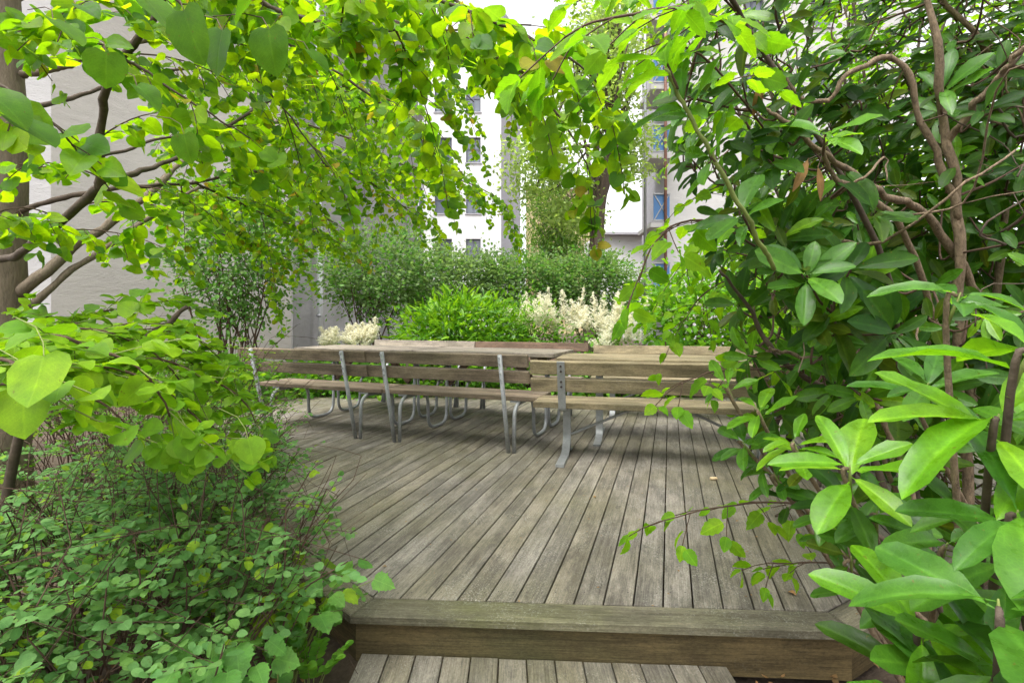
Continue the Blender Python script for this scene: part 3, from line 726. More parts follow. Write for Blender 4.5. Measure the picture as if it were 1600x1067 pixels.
def subs(P, path, every, Ls, size, kind, mats, start=.1, droop=.35, side=.8, sp_every=.06, sp_L=.22, up=.15, **kw):
    """second-order branchlets along a limb, each dressed with leaf sprays"""
    seg = np.linalg.norm(np.diff(path, axis=0), axis=1); cum = np.concatenate([[0], np.cumsum(seg)]); tot = cum[-1]; s = tot*start; i = P.rng.integers(2)
    while s < tot:
        k_ = max(0, min(len(path)-2, np.searchsorted(cum, s)-1)); p = path[k_]; t = nrm(path[k_+1]-path[k_]); sd = nrm(np.cross(t, UP)+1e-6); i += 1
        d = nrm(t*.7+sd*side*(-1)**i+P.rng.normal(size=3)*.3+UP*up); L_ = Ls*P.rng.uniform(.6, 1.3)*(1-.4*s/tot)
        q = [p+d*L_*f-UP*droop*L_*f*f for f in np.linspace(0, 1, 8)]
        P.tw.tube(q, np.linspace(.0035, .0014, 8), 4, False)
        dress(P, np.array(q), sp_every, sp_L, size, kind, mats, start=.12, droop=droop*1.3, **kw)
        s += every*P.rng.uniform(.7, 1.3)
def guide(P, pts, r0, r1, name='branch', mat='bark_d', n=28, sides=7):
    n = int(n*1.6); path = smooth_path(pts, n); kk = P.rng.normal(size=(n, 3)); kk = (kk+np.roll(kk, 1, 0)+np.roll(kk, 2, 0))/1.7
    path = path+kk*min(.007, r0*.28)
    P.part(name, path, np.linspace(r0, r1, n)*P.rng.uniform(.86, 1.14, n), mat, sides); return path
def dress(P, path, every, L, size, kind, mats, start=.0, side=.75, down=.15, fwd=.6, **kw):
    seg = np.linalg.norm(np.diff(path, axis=0), axis=1); cum = np.concatenate([[0], np.cumsum(seg)]); tot = cum[-1]; s = tot*start; i = 0
    while s < tot:
        k_ = min(len(path)-2, np.searchsorted(cum, s)-1 if s > 0 else 0); f = (s-cum[k_])/max(1e-6, seg[k_]); p = path[k_]*(1-f)+path[k_+1]*f
        t = nrm(path[k_+1]-path[k_]); sd = nrm(np.cross(t, UP)+1e-6); i += 1
        d = t*fwd+sd*side*(-1)**i+P.rng.normal(size=3)*.25-UP*down
        spray(P, p, d, L*P.rng.uniform(.6, 1.3)*(1-.35*s/tot), size, kind, mats, **kw)
        s += every*P.rng.uniform(.7, 1.3)
    spray(P, path[-1], path[-1]-path[-3], L, size, kind, mats, **kw)
def px3(l): return [at(*q) for q in l]

# ------------------------------------------------------------------ katsura-like tree on the left
K = Plant('broadleaf_tree', 'tree with round bright green leaves, trunk cut by the left edge', 'tree', at(3, 500, 3.0)*np.array([1, 1, 0])+np.array([0, 0, -.2]), seed=11)
tp = smooth_path([at(-2, 905, 3.0), at(2, 700, 3.0), at(0, 480, 3.0), at(6, 250, 3.0), at(2, 60, 3.0), at(-10, -250, 3.0)], 40)
tmb = MB(); rr = np.interp(np.linspace(0, 1, 40), [0, .08, .35, .45, 1], [.19, .15, .125, .115, .085]); tmb.tube(tp+K.rng.normal(size=(40, 3))*.004, rr, 18); tmb.build('trunk', M['bark'], K.root, True, True)
KM = ['l_kat']*39+['l_kat_y']
limb = lambda pts, r0, r1, m='bark_d', n=30: guide(K, px3(pts), r0, r1, 'branch', m, n, 8)
l1 = limb([(-60, 402, 2.7), (0, 405, 2.5), (40, 392, 2.3), (85, 357, 2.15), (145, 300, 2.0), (157, 282, 1.98), (160, 200, 1.92), (166, 135, 1.85), (195, 95, 1.8), (240, 22, 1.75), (262, -60, 1.7)], .019, .011)
l2 = limb([(157, 284, 1.98), (215, 268, 2.2), (270, 250, 2.5), (355, 198, 2.9), (432, 155, 3.2), (520, 140, 3.5), (640, 190, 3.8), (700, 255, 4.0)], .013, .004)
l3 = limb([(20, 330, 3.0), (125, 304, 2.9), (225, 291, 3.0), (305, 284, 3.2), (465, 262, 3.6), (560, 275, 3.9), (640, 330, 4.2)], .016, .004)
l4 = limb([(15, 470, 3.0), (45, 445, 3.0), (118, 384, 3.1), (170, 350, 3.2), (255, 282, 3.5), (330, 225, 3.9), (450, 190, 4.4), (560, 225, 4.8), (680, 300, 5.0)], .034, .006, 'bark')
l5 = limb([(12, 505, 3.0), (45, 480, 3.0), (110, 425, 3.1), (200, 365, 3.4), (270, 315, 3.8), (330, 290, 4.2), (430, 300, 4.6), (520, 350, 4.9)], .026, .005, 'bark')
l6 = limb([(35, 118, 3.0), (75, 108, 2.9), (110, 100, 2.8), (150, 80, 2.7), (260, 60, 2.8), (380, 70, 3.0), (520, 120, 3.3), (620, 200, 3.5)], .022, .005, 'bark')
l7 = limb([(150, -120, 1.9), (300, -60, 1.8), (435, 17, 1.7), (540, 42, 1.7), (612, 50, 1.72), (700, 46, 1.75), (830, 38, 1.8)], .010, .003)
l8 = limb([(430, -60, 1.75), (580, 20, 1.72), (714, 64, 1.7), (800, 103, 1.7), (850, 150, 1.72), (888, 205, 1.75), (918, 258, 1.78), (924, 320, 1.8)], .007, .002)
l9 = limb([(260, -30, 2.6), (400, 40, 2.5), (520, 110, 2.5), (600, 165, 2.6), (655, 215, 2.7), (690, 250, 2.8)], .009, .003)
l10 = limb([(465, 262, 3.6), (560, 250, 4.2), (650, 262, 4.6), (730, 285, 4.8), (790, 320, 5.0), (805, 360, 5.0)], .008, .003)
l11 = limb([(300, 284, 3.2), (380, 320, 3.6), (450, 350, 3.9), (520, 372, 4.2)], .008, .003)
l12 = limb([(-30, 20, 1.5), (90, 40, 1.45), (200, 95, 1.45), (300, 160, 1.5), (390, 215, 1.6)], .006, .002)
l13 = limb([(-30, 120, 1.1), (30, 150, 1.1), (90, 200, 1.1), (130, 250, 1.15)], .004, .0015)
l14 = limb([(560, -60, 3.0), (660, 20, 3.0), (740, 80, 3.0), (795, 140, 3.1), (825, 200, 3.2)], .008, .003)
l15 = limb([(120, -80, 2.4), (260, -10, 2.4), (360, 80, 2.4), (450, 180, 2.5), (510, 260, 2.6)], .008, .003)
l16 = limb([(255, 282, 3.5), (300, 330, 3.8), (360, 372, 4.1), (430, 395, 4.3)], .008, .003)
KW = dict(kind='kat', mats=KM)
subs(K, l1, .16, .5, .060, start=.45, **KW)
for l_ in (l2, l3): subs(K, l_, .20, .6, .056, start=.3, **KW); dress(K, l_, .09, .3, .056, 'kat', KM, start=.3, droop=.5)
for l_ in (l4, l5): subs(K, l_, .20, .75, .054, start=.5, tipmat='l_kat_y', **KW)
subs(K, l6, .20, .7, .056, start=.3, **KW)
dress(K, l7, .05, .26, .060, 'kat', KM, start=.2, droop=.4); subs(K, l7, .2, .45, .058, start=.1, up=.3, **KW)
dress(K, l8, .050, .17, .060, 'kat', KM, start=.1, droop=.5, tipmat='l_kat_y')
subs(K, l9, .17, .55, .055, start=.0, **KW)
dress(K, l10, .05, .32, .054, 'kat', KM, start=.1, droop=.7, tipmat='l_kat_y')
subs(K, l11, .16, .5, .052, tipmat='l_kat_y', **KW)
dress(K, l12, .06, .24, .062, 'kat', KM, droop=.4)
dress(K, l13, .08, .14, .070, 'kat', KM, droop=.4)
dress(K, l14, .05, .26, .054, 'kat', KM, droop=.5, tipmat='l_kat_y')
subs(K, l15, .21, .55, .056, start=.25, **KW)
subs(K, l16, .15, .45, .052, tipmat='l_kat_y', **KW)
l17 = limb([(-40, 190, 3.2), (90, 160, 3.6), (220, 120, 4.0), (360, 110, 4.4), (500, 150, 4.7), (600, 210, 4.9)], .018, .004)
l18 = limb([(-20, 20, 3.0), (120, -40, 3.4), (300, -60, 3.8), (480, -30, 4.0), (640, 60, 4.2), (740, 160, 4.3)], .018, .004)
l19 = limb([(0, 260, 3.1), (80, 262, 3.3), (170, 240, 3.6), (280, 215, 3.9), (400, 235, 4.2), (480, 300, 4.4)], .016, .004)
l20 = limb([(600, -80, 2.2), (740, 20, 2.15), (850, 85, 2.15), (925, 150, 2.2), (962, 215, 2.25)], .007, .002)
l21 = limb([(560, -60, 1.5), (700, 5, 1.45), (830, 60, 1.45), (925, 120, 1.5), (955, 190, 1.55)], .006, .002)
for l_ in (l20, l21): dress(K, l_, .045, .22, .058, 'kat', KM, droop=.5)
for l_, st_ in ((l17, .45), (l18, .3), (l19, .5)): subs(K, l_, .22, .65, .056, start=st_, **KW)
# overhead crown branches added out of view to shade the deck
for pts in ([(-2.9, 3, 3.3), (-1.6, 3.4, 3.9), (-.2, 3.6, 4.1), (1.1, 3.6, 3.9)], [(-2.9, 3, 3.4), (-2.4, 2.0, 3.8), (-1.8, .9, 4.0), (-1.2, -.1, 3.8)], [(-2.9, 3, 3.9), (-1.9, 4.2, 4.6), (-.6, 5.0, 4.9), (.6, 5.3, 4.7)]):
    g_ = guide(K, [np.array(q) for q in pts], .02, .005, 'branch', 'bark_d', 24); subs(K, g_, .22, .9, .06, start=.2, sp_every=.10, sp_L=.28, **KW)
# near hanging leaves close to the lens
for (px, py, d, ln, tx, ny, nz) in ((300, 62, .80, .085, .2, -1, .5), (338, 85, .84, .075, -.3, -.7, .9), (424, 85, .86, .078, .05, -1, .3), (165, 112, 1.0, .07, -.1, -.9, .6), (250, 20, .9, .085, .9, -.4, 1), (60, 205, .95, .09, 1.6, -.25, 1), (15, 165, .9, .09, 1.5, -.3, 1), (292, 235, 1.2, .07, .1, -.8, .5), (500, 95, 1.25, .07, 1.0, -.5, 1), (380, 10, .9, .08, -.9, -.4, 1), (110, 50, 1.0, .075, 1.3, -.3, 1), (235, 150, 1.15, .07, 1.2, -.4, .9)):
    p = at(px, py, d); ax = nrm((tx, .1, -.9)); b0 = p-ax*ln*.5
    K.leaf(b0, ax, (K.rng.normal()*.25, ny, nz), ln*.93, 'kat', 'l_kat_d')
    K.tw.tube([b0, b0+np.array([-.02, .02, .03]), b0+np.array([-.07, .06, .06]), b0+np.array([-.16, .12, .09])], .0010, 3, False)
K.finish()

# low spreading branch of large flat leaves in front of the trunk
G = Plant('low_branch_sapling', 'low spreading sapling with large round light green leaves at left', 'sapling', (-1.95, 2.0, -.2), seed=21)
st0 = smooth_path([(-1.95, 2.0, -.2), (-1.9, 1.97, .4), (-1.75, 1.92, .9)], 12); G.part('trunk', st0, np.linspace(.022, .014, 12), 'bark_d', 8)
stub = guide(G, [st0[-1]]+px3([(190, 545, 1.85), (250, 512, 1.85), (292, 479, 1.85)]), .012, .008, 'branch', 'bark_d', 16)
for pts in ([(60, 560, 1.8), (150, 520, 1.7), (250, 505, 1.8), (330, 520, 2.0), (400, 560, 2.1)],
            [(20, 560, 1.6), (120, 570, 1.4), (230, 590, 1.4), (330, 640, 1.45), (395, 690, 1.45)],
            [(100, 560, 1.8), (230, 560, 1.7), (340, 580, 1.75), (440, 620, 1.8), (478, 660, 1.8)],
            [(0, 530, 1.5), (60, 530, 1.2), (150, 545, 1.1), (230, 580, 1.1), (290, 650, 1.15)],
            [(-60, 560, 1.1), (-10, 560, .95), (40, 575, .85), (75, 610, .85)],
            [(60, 540, 2.0), (140, 495, 2.1), (210, 480, 2.2), (290, 470, 2.4), (350, 480, 2.5)],
            [(190, 600, 1.7), (260, 560, 2.0), (330, 540, 2.2), (400, 575, 2.3)],
            [(-20, 520, 2.2), (60, 500, 2.0), (120, 505, 1.9), (180, 530, 1.8)],
            [(0, 540, 1.6), (80, 520, 1.5), (170, 520, 1.5), (250, 550, 1.55), (320, 600, 1.6)],
            [(0, 545, 1.9), (100, 530, 1.9), (220, 535, 2.0), (320, 560, 2.1), (390, 600, 2.1)],
            [(-30, 600, 1.3), (70, 600, 1.25), (160, 630, 1.25), (220, 680, 1.25)], [(150, 540, 2.2), (260, 520, 2.4), (350, 530, 2.6), (420, 560, 2.6)], [(150, 560, 2.2), (280, 570, 2.3), (380, 600, 2.4), (450, 640, 2.3)], [(0, 520, 2.4), (120, 510, 2.5), (240, 515, 2.7), (330, 500, 2.8)],
            [(40, 560, 1.7), (140, 580, 1.55), (260, 615, 1.6), (350, 650, 1.65), (430, 690, 1.6)]):
    pts = [(x_ if x_ < 200 else 200+(x_-200)*.72, y_, d_) for x_, y_, d_ in pts]
    g_ = guide(G, [st0[-1] if pts[0][2] > 1.3 else at(*pts[0])]+px3(pts[1:]), .005, .0018, 'branch', 'twig', 20, 6)
    dress(G, g_, .05, .16, .056, 'kat', ['l_kat_lo'], start=.12, droop=.05, step=.042, flat=.28, axdown=.08, down=.0)
for (px, py, d, ln) in ((60, 597, .80, .085), (35, 645, .82, .08), (292, 700, 1.15, .06), (392, 705, 1.2, .062)):
    p = at(px, py, d); ax = nrm((.25+G.rng.normal()*.2, -.3, -.7)); b0 = p-ax*ln*.5; G.leaf(b0, ax, (G.rng.normal()*.25, -.6, .7), ln, 'kat', 'l_kat_lo'); G.tw.tube([b0, b0+np.array([-.01, .01, .02]), b0+np.array([-.04, .03, .045]), b0+np.array([-.10, .06, .06])], .0011, 4, False)
G.finish('gstem')

# ------------------------------------------------------------------ small-leaved shrubs at the lower left
def twiggy(name, label, base, spread, H, nst, leafsz, mats, seed, lean=(0, 0), kind='oval', pair=True, spr=.16, droop=.1, nspr=6, group=None, flat=.3, step=.022):
    P = Plant(name, label, 'shrub', (base[0], base[1], -.2), group, seed); rng = P.rng
    for i in range(nst):
        a = rng.uniform(0, 2*math.pi); r_ = math.sqrt(rng.random())
        b = np.array([base[0]+spread[0]*.6*r_*math.cos(a), base[1]+spread[1]*.6*r_*math.sin(a), -.2])
        h = H*rng.uniform(.55, 1.05); out = np.array([math.cos(a)*spread[0]*.5*r_+lean[0], math.sin(a)*spread[1]*.5*r_+lean[1], 0])
        pts = [b, b+out*.3+UP*h*.45+rng.normal(size=3)*.03, b+out*.75+UP*h*.8+rng.normal(size=3)*.04, b+out*1.15+UP*h+rng.normal(size=3)*.05]
        path = smooth_path(pts, 10); P.tw.tube(path, np.linspace(.0048, .0016, 10), 4, False)
        for _q in range(2): P.tw.tube(smooth_path([path[rng.integers(2, 6)], path[7]+rng.normal(size=3)*.1, path[9]+rng.normal(size=3)*.16-UP*.05], 6), np.linspace(.0024, .001, 6), 3, False)
        for j in range(nspr):
            f = rng.uniform(.55, 1); k_ = min(8, int(f*9)); p = path[k_]
            d = nrm(np.array([rng.normal(), rng.normal()-.15, .25+rng.normal()*.25]))
            spray(P, p, d, spr*rng.uniform(.5, 1.3), leafsz, kind, mats, droop=droop, step=step, tw=.0009, flat=flat, pair=pair, axdown=-.05)
    return P
S = twiggy('spiraea_shrub', 'low twiggy shrub with small rounded blue-green leaves, nearest at lower left', (-1.10, 1.45), (.5, .7), .76, 84, .034, ['l_spi']*14+['l_spi_n'], 31, lean=(.03, -.04)); S.finish()
S = twiggy('spiraea_shrub', 'low twiggy shrub with small blue-green leaves overhanging the deck corner', (-1.5, 2.35), (.5, .65), .74, 70, .030, ['l_spi']*14+['l_spi_n'], 32, lean=(.0, 0)); S.finish()
S = twiggy('spiraea_shrub', 'low twiggy shrub with small blue-green leaves cut by the left edge', (-1.75, 1.75), (.7, .7), .76, 66, .034, ['l_spi']*14+['l_spi_n'], 33); S.finish()
S = twiggy('leafy_shrub', 'yellow-green small-leaved shrub behind the low sapling beside the tube-leg bench', (-2.75, 3.9), (1.0, .9), 1.15, 60, .034, ['l_fern', 'l_spi_n', 'l_fern'], 34, step=.03, spr=.22); S.finish()
S = twiggy('leafy_shrub', 'fresh green low shrub on the deck edge below the bench end at left', (-2.25, 3.4), (.7, .8), .7, 55, .03, ['l_fern', 'l_spi', 'l_fern'], 35, step=.028, spr=.2); S.finish()
S = twiggy('leafy_shrub', 'green shrub at the foot of the plaster wall left of the tree trunk limbs', (-4.3, 4.6), (1.4, 1.2), 1.1, 60, .035, ['l_fern', 'l_priv'], 36, step=.035, spr=.25); S.finish()

# lobed-leaf herbs by the deck corner
def herb(name, label, base, tips, kind, mats, sz, seed):
    P = Plant(name, label, 'plant', base, None, seed); b = np.array(base)
    for t in tips:
        t = np.array(t); path = smooth_path([b+P.rng.normal(size=3)*.01, (b+t)/2+UP*.06+P.rng.normal(size=3)*.02, t], 10); P.tw.tube(path, np.linspace(.003, .0012, 10), 5, False)
        for j in range(3):
            d = nrm(t-b); ax = nrm(np.array([d[0], d[1], -.15])+P.rng.normal(size=3)*.45*(j > 0)); P.leaf(path[-1-j*2], ax, UP+P.rng.normal(size=3)*.25+np.array([0, -.35, 0]), sz*P.rng.uniform(.75, 1.15), kind, mats[P.rng.integers(len(mats))])
    return P
H = herb('lobed_herb', 'plant with toothed lobed leaves spilling over the deck corner', (-.78, 1.86, -.19), px3([(540, 895, 1.85), (585, 905, 1.8), (505, 880, 1.95), (465, 860, 1.9), (520, 930, 1.75), (440, 920, 1.6), (415, 960, 1.5), (470, 945, 1.6), (395, 985, 1.45), (485, 905, 1.8), (560, 880, 1.95), (455, 885, 1.75), (500, 960, 1.65), (535, 925, 1.78), (430, 960, 1.55)]), 'lob', ['l_lob', 'l_lob', 'l_lob', 'l_spi_n'], .072, 41); H.finish('gstem')
H = herb('lobed_herb', 'plant with toothed lobed leaves at the bottom edge beside the step', (-.72, 1.35, -.19), px3([(370, 1010, 1.25), (330, 1030, 1.2), (400, 1040, 1.25), (300, 1000, 1.3), (355, 1050, 1.15), (420, 1000, 1.35), (270, 1050, 1.15)]), 'lob', ['l_lob'], .08, 42); H.finish('gstem')
P = Plant('seedling', 'small seedling with paired pointed leaflets beside the wooden step', 'plant', (-.66, 1.72, -.2), None, 43)
for t in px3([(505, 955, 1.72), (470, 985, 1.7), (500, 1005, 1.65), (525, 1030, 1.62), (480, 1040, 1.6), (455, 1000, 1.65), (540, 1010, 1.68)]):
    path = smooth_path([P.loc, (P.loc+t)/2+np.array([0, 0, .05]), t], 9); P.tw.tube(path, .0015, 4, False)
    for j in range(4, 9):
        d = nrm(path[j]-path[j-1]); sd = nrm(np.cross(d, UP))
        for s in (-1, 1): P.leaf(path[j], nrm(sd*s+d*.5), UP+P.rng.normal(size=3)*.2+np.array([0, -.4, 0]), .030, 'oval', 'l_fern')
    P.leaf(path[-1], d, UP, .034, 'oval', 'l_fern')
P.finish('gstem')

# ------------------------------------------------------------------ rhododendrons at the right
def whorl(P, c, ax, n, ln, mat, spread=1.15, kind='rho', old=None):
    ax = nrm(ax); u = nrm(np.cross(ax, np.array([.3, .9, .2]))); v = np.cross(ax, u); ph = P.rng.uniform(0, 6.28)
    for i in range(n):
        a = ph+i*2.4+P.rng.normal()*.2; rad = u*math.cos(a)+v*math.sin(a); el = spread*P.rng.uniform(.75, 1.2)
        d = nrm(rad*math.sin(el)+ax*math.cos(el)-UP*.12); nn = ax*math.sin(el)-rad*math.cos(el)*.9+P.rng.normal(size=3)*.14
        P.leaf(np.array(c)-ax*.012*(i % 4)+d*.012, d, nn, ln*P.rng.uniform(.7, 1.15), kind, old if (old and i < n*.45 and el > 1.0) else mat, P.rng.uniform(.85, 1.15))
RH = Plant('rhododendron', 'tall rhododendron with dark leathery leaves and twisting tan stems at right', 'shrub', (2.15, 2.35, -.2), seed=51)
rs = []
def stem(pts, r0, r1, mat='bark_r', n=26, P=RH):
    p = guide(P, px3(pts), r0, r1, 'branch', mat, n, 8); rs.append(p); return p
stem([(1560, 1150, 1.9), (1530, 900, 1.9), (1500, 620, 1.85), (1498, 480, 1.8), (1500, 340, 1.75), (1482, 220, 1.75), (1470, 110, 1.7), (1440, -30, 1.7), (1400, -190, 1.7), (1385, -300, 1.75)], .021, .007)
stem([(1500, 345, 1.75), (1475, 270, 1.75), (1440, 180, 1.72), (1400, 92, 1.7), (1330, 110, 1.68), (1290, 160, 1.7), (1250, 150, 1.7), (1215, 100, 1.75)], .012, .005)
stem([(1590, 1100, 2.0), (1560, 800, 2.05), (1545, 560, 2.1), (1570, 300, 2.1), (1575, 150, 2.1), (1530, 60, 2.0), (1450, -30, 2.0), (1400, -150, 2.0)], .019, .006)
stem([(1530, 460, 1.85), (1450, 340, 1.75), (1380, 300, 1.6), (1300, 250, 1.55), (1240, 200, 1.5), (1195, 170, 1.5)], .015, .005)
stem([(1500, 620, 1.85), (1420, 380, 1.6), (1370, 320, 1.55), (1300, 272, 1.5), (1285, 215, 1.45)], .012, .005)
stem([(1500, 960, 1.9), (1400, 800, 1.8), (1330, 640, 1.8), (1220, 560, 1.75), (1170, 480, 1.75), (1120, 420, 1.7)], .016, .004, 'bark_d')
stem([(1480, 980, 1.8), (1420, 760, 1.75), (1340, 590, 1.7), (1240, 555, 1.65), (1200, 545, 1.6)], .012, .004)
stem([(1500, 1000, 1.8), (1420, 880, 1.75), (1330, 810, 1.75), (1260, 790, 1.75), (1210, 805, 1.7)], .013, .004, 'bark_d')
stem([(1540, 700, 1.9), (1480, 500, 2.2), (1420, 420, 2.4), (1330, 360, 2.4), (1250, 330, 2.3)], .014, .005)
stem([(1480, 220, 1.75), (1560, 120, 1.6), (1620, 60, 1.5)], .012, .006)
stem([(1210, 420, 1.35), (1170, 350, 1.25), (1110, 240, 1.2), (1066, 160, 1.18), (1040, 105, 1.15)], .006, .004, 'gstem')
allp = np.concatenate(rs[:-1])
# leaf whorls filling the crown's volume, each on a twig from the nearest stem
cen = np.array([2.15, 2.45, 1.6]); rad = np.array([1.25, 1.1, 1.6])
cand = []
while len(cand) < 640:
    d = nrm(RH.rng.normal(size=3)); r_ = RH.rng.uniform(.35, 1.02); c = cen+d*rad*r_
    px, py = 800+c[0]*FPX/c[1], HOR-(c[2]-CAMH)*FPX/c[1]
    if c[2] < .15 or c[1] < 1.25 or px > 1900 or c[2] > 3.0: continue
    lim = np.interp(py, [0, 150, 330, 480, 640, 760, 900, 1067], [1090, 1100, 1120, 1190, 1200, 1240, 1360, 1420])
    if px < lim-15: continue
    if c[2] < .75 and c[1] < 1.7: continue
    cand.append((np.min(np.linalg.norm(allp-c, axis=1)), c, d, px))
while len(cand) < 1080:          # denser face towards the deck
    py = RH.rng.uniform(-120, 700); px = RH.rng.uniform(1045, 1640); dd = RH.rng.uniform(1.5 if (px < 1260 or py > 430) else 1.88, 2.9); lim = np.interp(py, [0, 150, 330, 480, 640, 760], [1045, 1055, 1080, 1150, 1185, 1250])
    if px < lim: continue
    c = at(px, py, dd)
    if c[2] < .35 or c[2] > 2.9: continue
    cand.append((np.min(np.linalg.norm(allp-c, axis=1)), c, nrm(c-cen), px))
cand.sort(key=lambda q: q[0])
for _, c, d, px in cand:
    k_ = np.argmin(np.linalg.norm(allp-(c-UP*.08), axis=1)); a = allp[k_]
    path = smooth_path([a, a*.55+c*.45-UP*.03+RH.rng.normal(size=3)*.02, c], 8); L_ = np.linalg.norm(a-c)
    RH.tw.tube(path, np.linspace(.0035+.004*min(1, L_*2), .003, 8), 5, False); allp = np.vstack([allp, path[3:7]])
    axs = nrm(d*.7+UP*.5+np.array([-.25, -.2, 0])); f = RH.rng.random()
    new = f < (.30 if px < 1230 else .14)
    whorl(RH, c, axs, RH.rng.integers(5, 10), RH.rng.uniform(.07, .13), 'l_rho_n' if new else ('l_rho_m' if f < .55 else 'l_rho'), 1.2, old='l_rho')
for (px, py, d, ax, n, ln, mt) in ((1040, 95, 1.15, (-.5, -.2, .8), 6, .14, 'l_rho_n'), (1068, 165, 1.18, (-.5, -.3, .5), 4, .12, 'l_rho_m'), (1110, 245, 1.2, (-.6, -.2, .4), 5, .12, 'l_rho_m'), (1160, 335, 1.25, (-.4, -.4, .5), 6, .12, 'l_rho_m'),
                                 (1290, 210, 1.42, (-.2, -.5, .8), 7, .13, 'l_rho_n'), (1260, 430, 1.4, (-.3, -.6, .4), 8, .13, 'l_rho_m'), (1230, 395, 1.5, (-.3, -.5, .5), 7, .12, 'l_rho'), (1370, 330, 1.5, (0, -.6, .5), 7, .13, 'l_rho'), (1200, 250, 1.5, (-.5, -.4, .5), 8, .13, 'l_rho'), (1160, 130, 1.5, (-.5, -.4, .5), 8, .13, 'l_rho'), (1330, 420, 1.45, (0, -.6, .3), 8, .14, 'l_rho'), (1300, 490, 1.5, (-.1, -.6, .2), 8, .14, 'l_rho'), (1400, 520, 1.4, (0, -.6, .2), 8, .14, 'l_rho')):
    c = at(px, py, d); whorl(RH, c, ax, n, ln, mt, 1.1); q = np.vstack([allp, rs[-1]]); a = q[np.argmin(np.linalg.norm(q-(c-nrm(ax)*.06), axis=1))]
    RH.tw.tube(smooth_path([a, (a+c)/2-nrm(ax)*.03, c], 7), np.linspace(.0045, .003, 7), 5, False)
for i in range(38):              # bare tangled inner branches
    a = at(RH.rng.uniform(1230, 1640), RH.rng.uniform(60, 620), RH.rng.uniform(1.55, 2.1)); dv = nrm(RH.rng.normal(size=3)*np.array([1, .5, .8])); L_ = RH.rng.uniform(.2, .6)
    pth = smooth_path([a, a+dv*L_*.35+RH.rng.normal(size=3)*.05, a+dv*L_*.7+RH.rng.normal(size=3)*.06, a+dv*L_+RH.rng.normal(size=3)*.05], 14); r_ = RH.rng.uniform(.002, .006)
    k_ = np.argmin(np.linalg.norm(allp-a, axis=1)); RH.tw.tube(smooth_path([allp[k_], a], 3), r_, 5, False)
    RH.part('branch', pth+RH.rng.normal(size=(14, 3))*.003, np.linspace(r_, r_*.5, 14), 'bark_r' if i % 3 else 'bark_d', 6)
for (px, py, d, tx) in ((1262, 250, 1.42, -.4), (1278, 262, 1.42, .2), (1190, 130, 1.45, -.2)):
    c = at(px, py, d); RH.leaf(c, nrm((tx, 0, -1)), (0, -1, .2), .09, 'lan', 'l_dead'); RH.tw.tube([c, allp[np.argmin(np.linalg.norm(allp-c, axis=1))]], .0012, 3, False)
RH.finish('twig')

FR_ = Plant('rhododendron', 'young rhododendron with broad glossy light green leaves filling the lower right corner', 'shrub', (1.05, 1.1, -.2), seed=61)
rs = []
FW = [(1440, 978, .80, (-.25, -.35, .9), 6, .15, 'l_rho_n'), (1328, 728, 1.05, (-.2, -.3, .9), 8, .14, 'l_rho_n'), (1500, 460, 1.0, (.05, -.4, .9), 7, .135, 'l_rho_m'), (1610, 545, .75, (.2, -.2, .9), 6, .15, 'l_rho_n'),
      (1560, 650, .78, (-.1, -.3, .9), 6, .16, 'l_rho_n'), (1590, 800, .72, (-.2, -.3, .8), 7, .16, 'l_rho_m'), (1370, 800, 1.1, (-.2, -.3, .8), 7, .12, 'l_rho_m'), (1560, 940, .62, (-.2, -.2, .9), 6, .16, 'l_rho_m'),
      (1480, 850, .95, (0, -.3, .8), 7, .13, 'l_rho_m'), (1240, 690, 1.35, (-.4, -.2, .8), 8, .10, 'l_rho_n'), (1185, 640, 1.45, (-.4, -.2, .8), 7, .095, 'l_rho_n'), (1160, 690, 1.5, (-.5, -.2, .6), 8, .09, 'l_rho_m'),
      (1210, 740, 1.5, (-.4, -.2, .7), 8, .09, 'l_rho_m'), (1135, 600, 1.5, (-.4, -.2, .8), 6, .08, 'l_rho_n'), (1330, 870, 1.3, (-.2, -.3, .7), 7, .10, 'l_rho'), (1500, 1040, .8, (0, -.3, .8), 7, .13, 'l_rho_m'), (1400, 700, 1.2, (0, -.3, .8), 8, .13, 'l_rho'),
      (1290, 790, 1.4, (-.3, -.3, .8), 7, .10, 'l_rho_m'), (1570, 1050, .7, (.1, -.3, .8), 6, .14, 'l_rho_m'), (1450, 600, 1.2, (0, -.4, .8), 8, .13, 'l_rho_m'), (1640, 700, .8, (0, -.3, .8), 7, .15, 'l_rho_n')]
for (px, py, d, ax, n, ln, mt) in FW:
    c = at(px, py, d); b = np.array([1.05, 1.15, -.2] if d < 1.15 else [1.62, 1.75, -.2])+np.array([FR_.rng.normal()*.1, FR_.rng.normal()*.1, 0])
    path = smooth_path([b, b*.45+c*.55+np.array([.06, .06, -.1]), c-nrm(ax)*.07, c], 16)
    mb = MB(); mb.tube(path[:-1], np.linspace(.010, .0036, 15), 8, mi=0); mb.build('branch', M['bark_r'] if d > .9 else M['bark_d'], FR_.root, True, True)
    FR_.part('shoot', [c-nrm(ax)*.075, c-nrm(ax)*.03, c+nrm(ax)*.004], [.0042, .0034, .0012], 'gstem', 7)
    whorl(FR_, c, ax, n, ln, mt, 1.22)
    if py > 680:
        whorl(FR_, c-nrm(ax)*.09, ax, 5, ln*.9, 'l_rho_m' if FR_.rng.random() < .6 else 'l_rho', 1.45)
FR_.finish('twig')

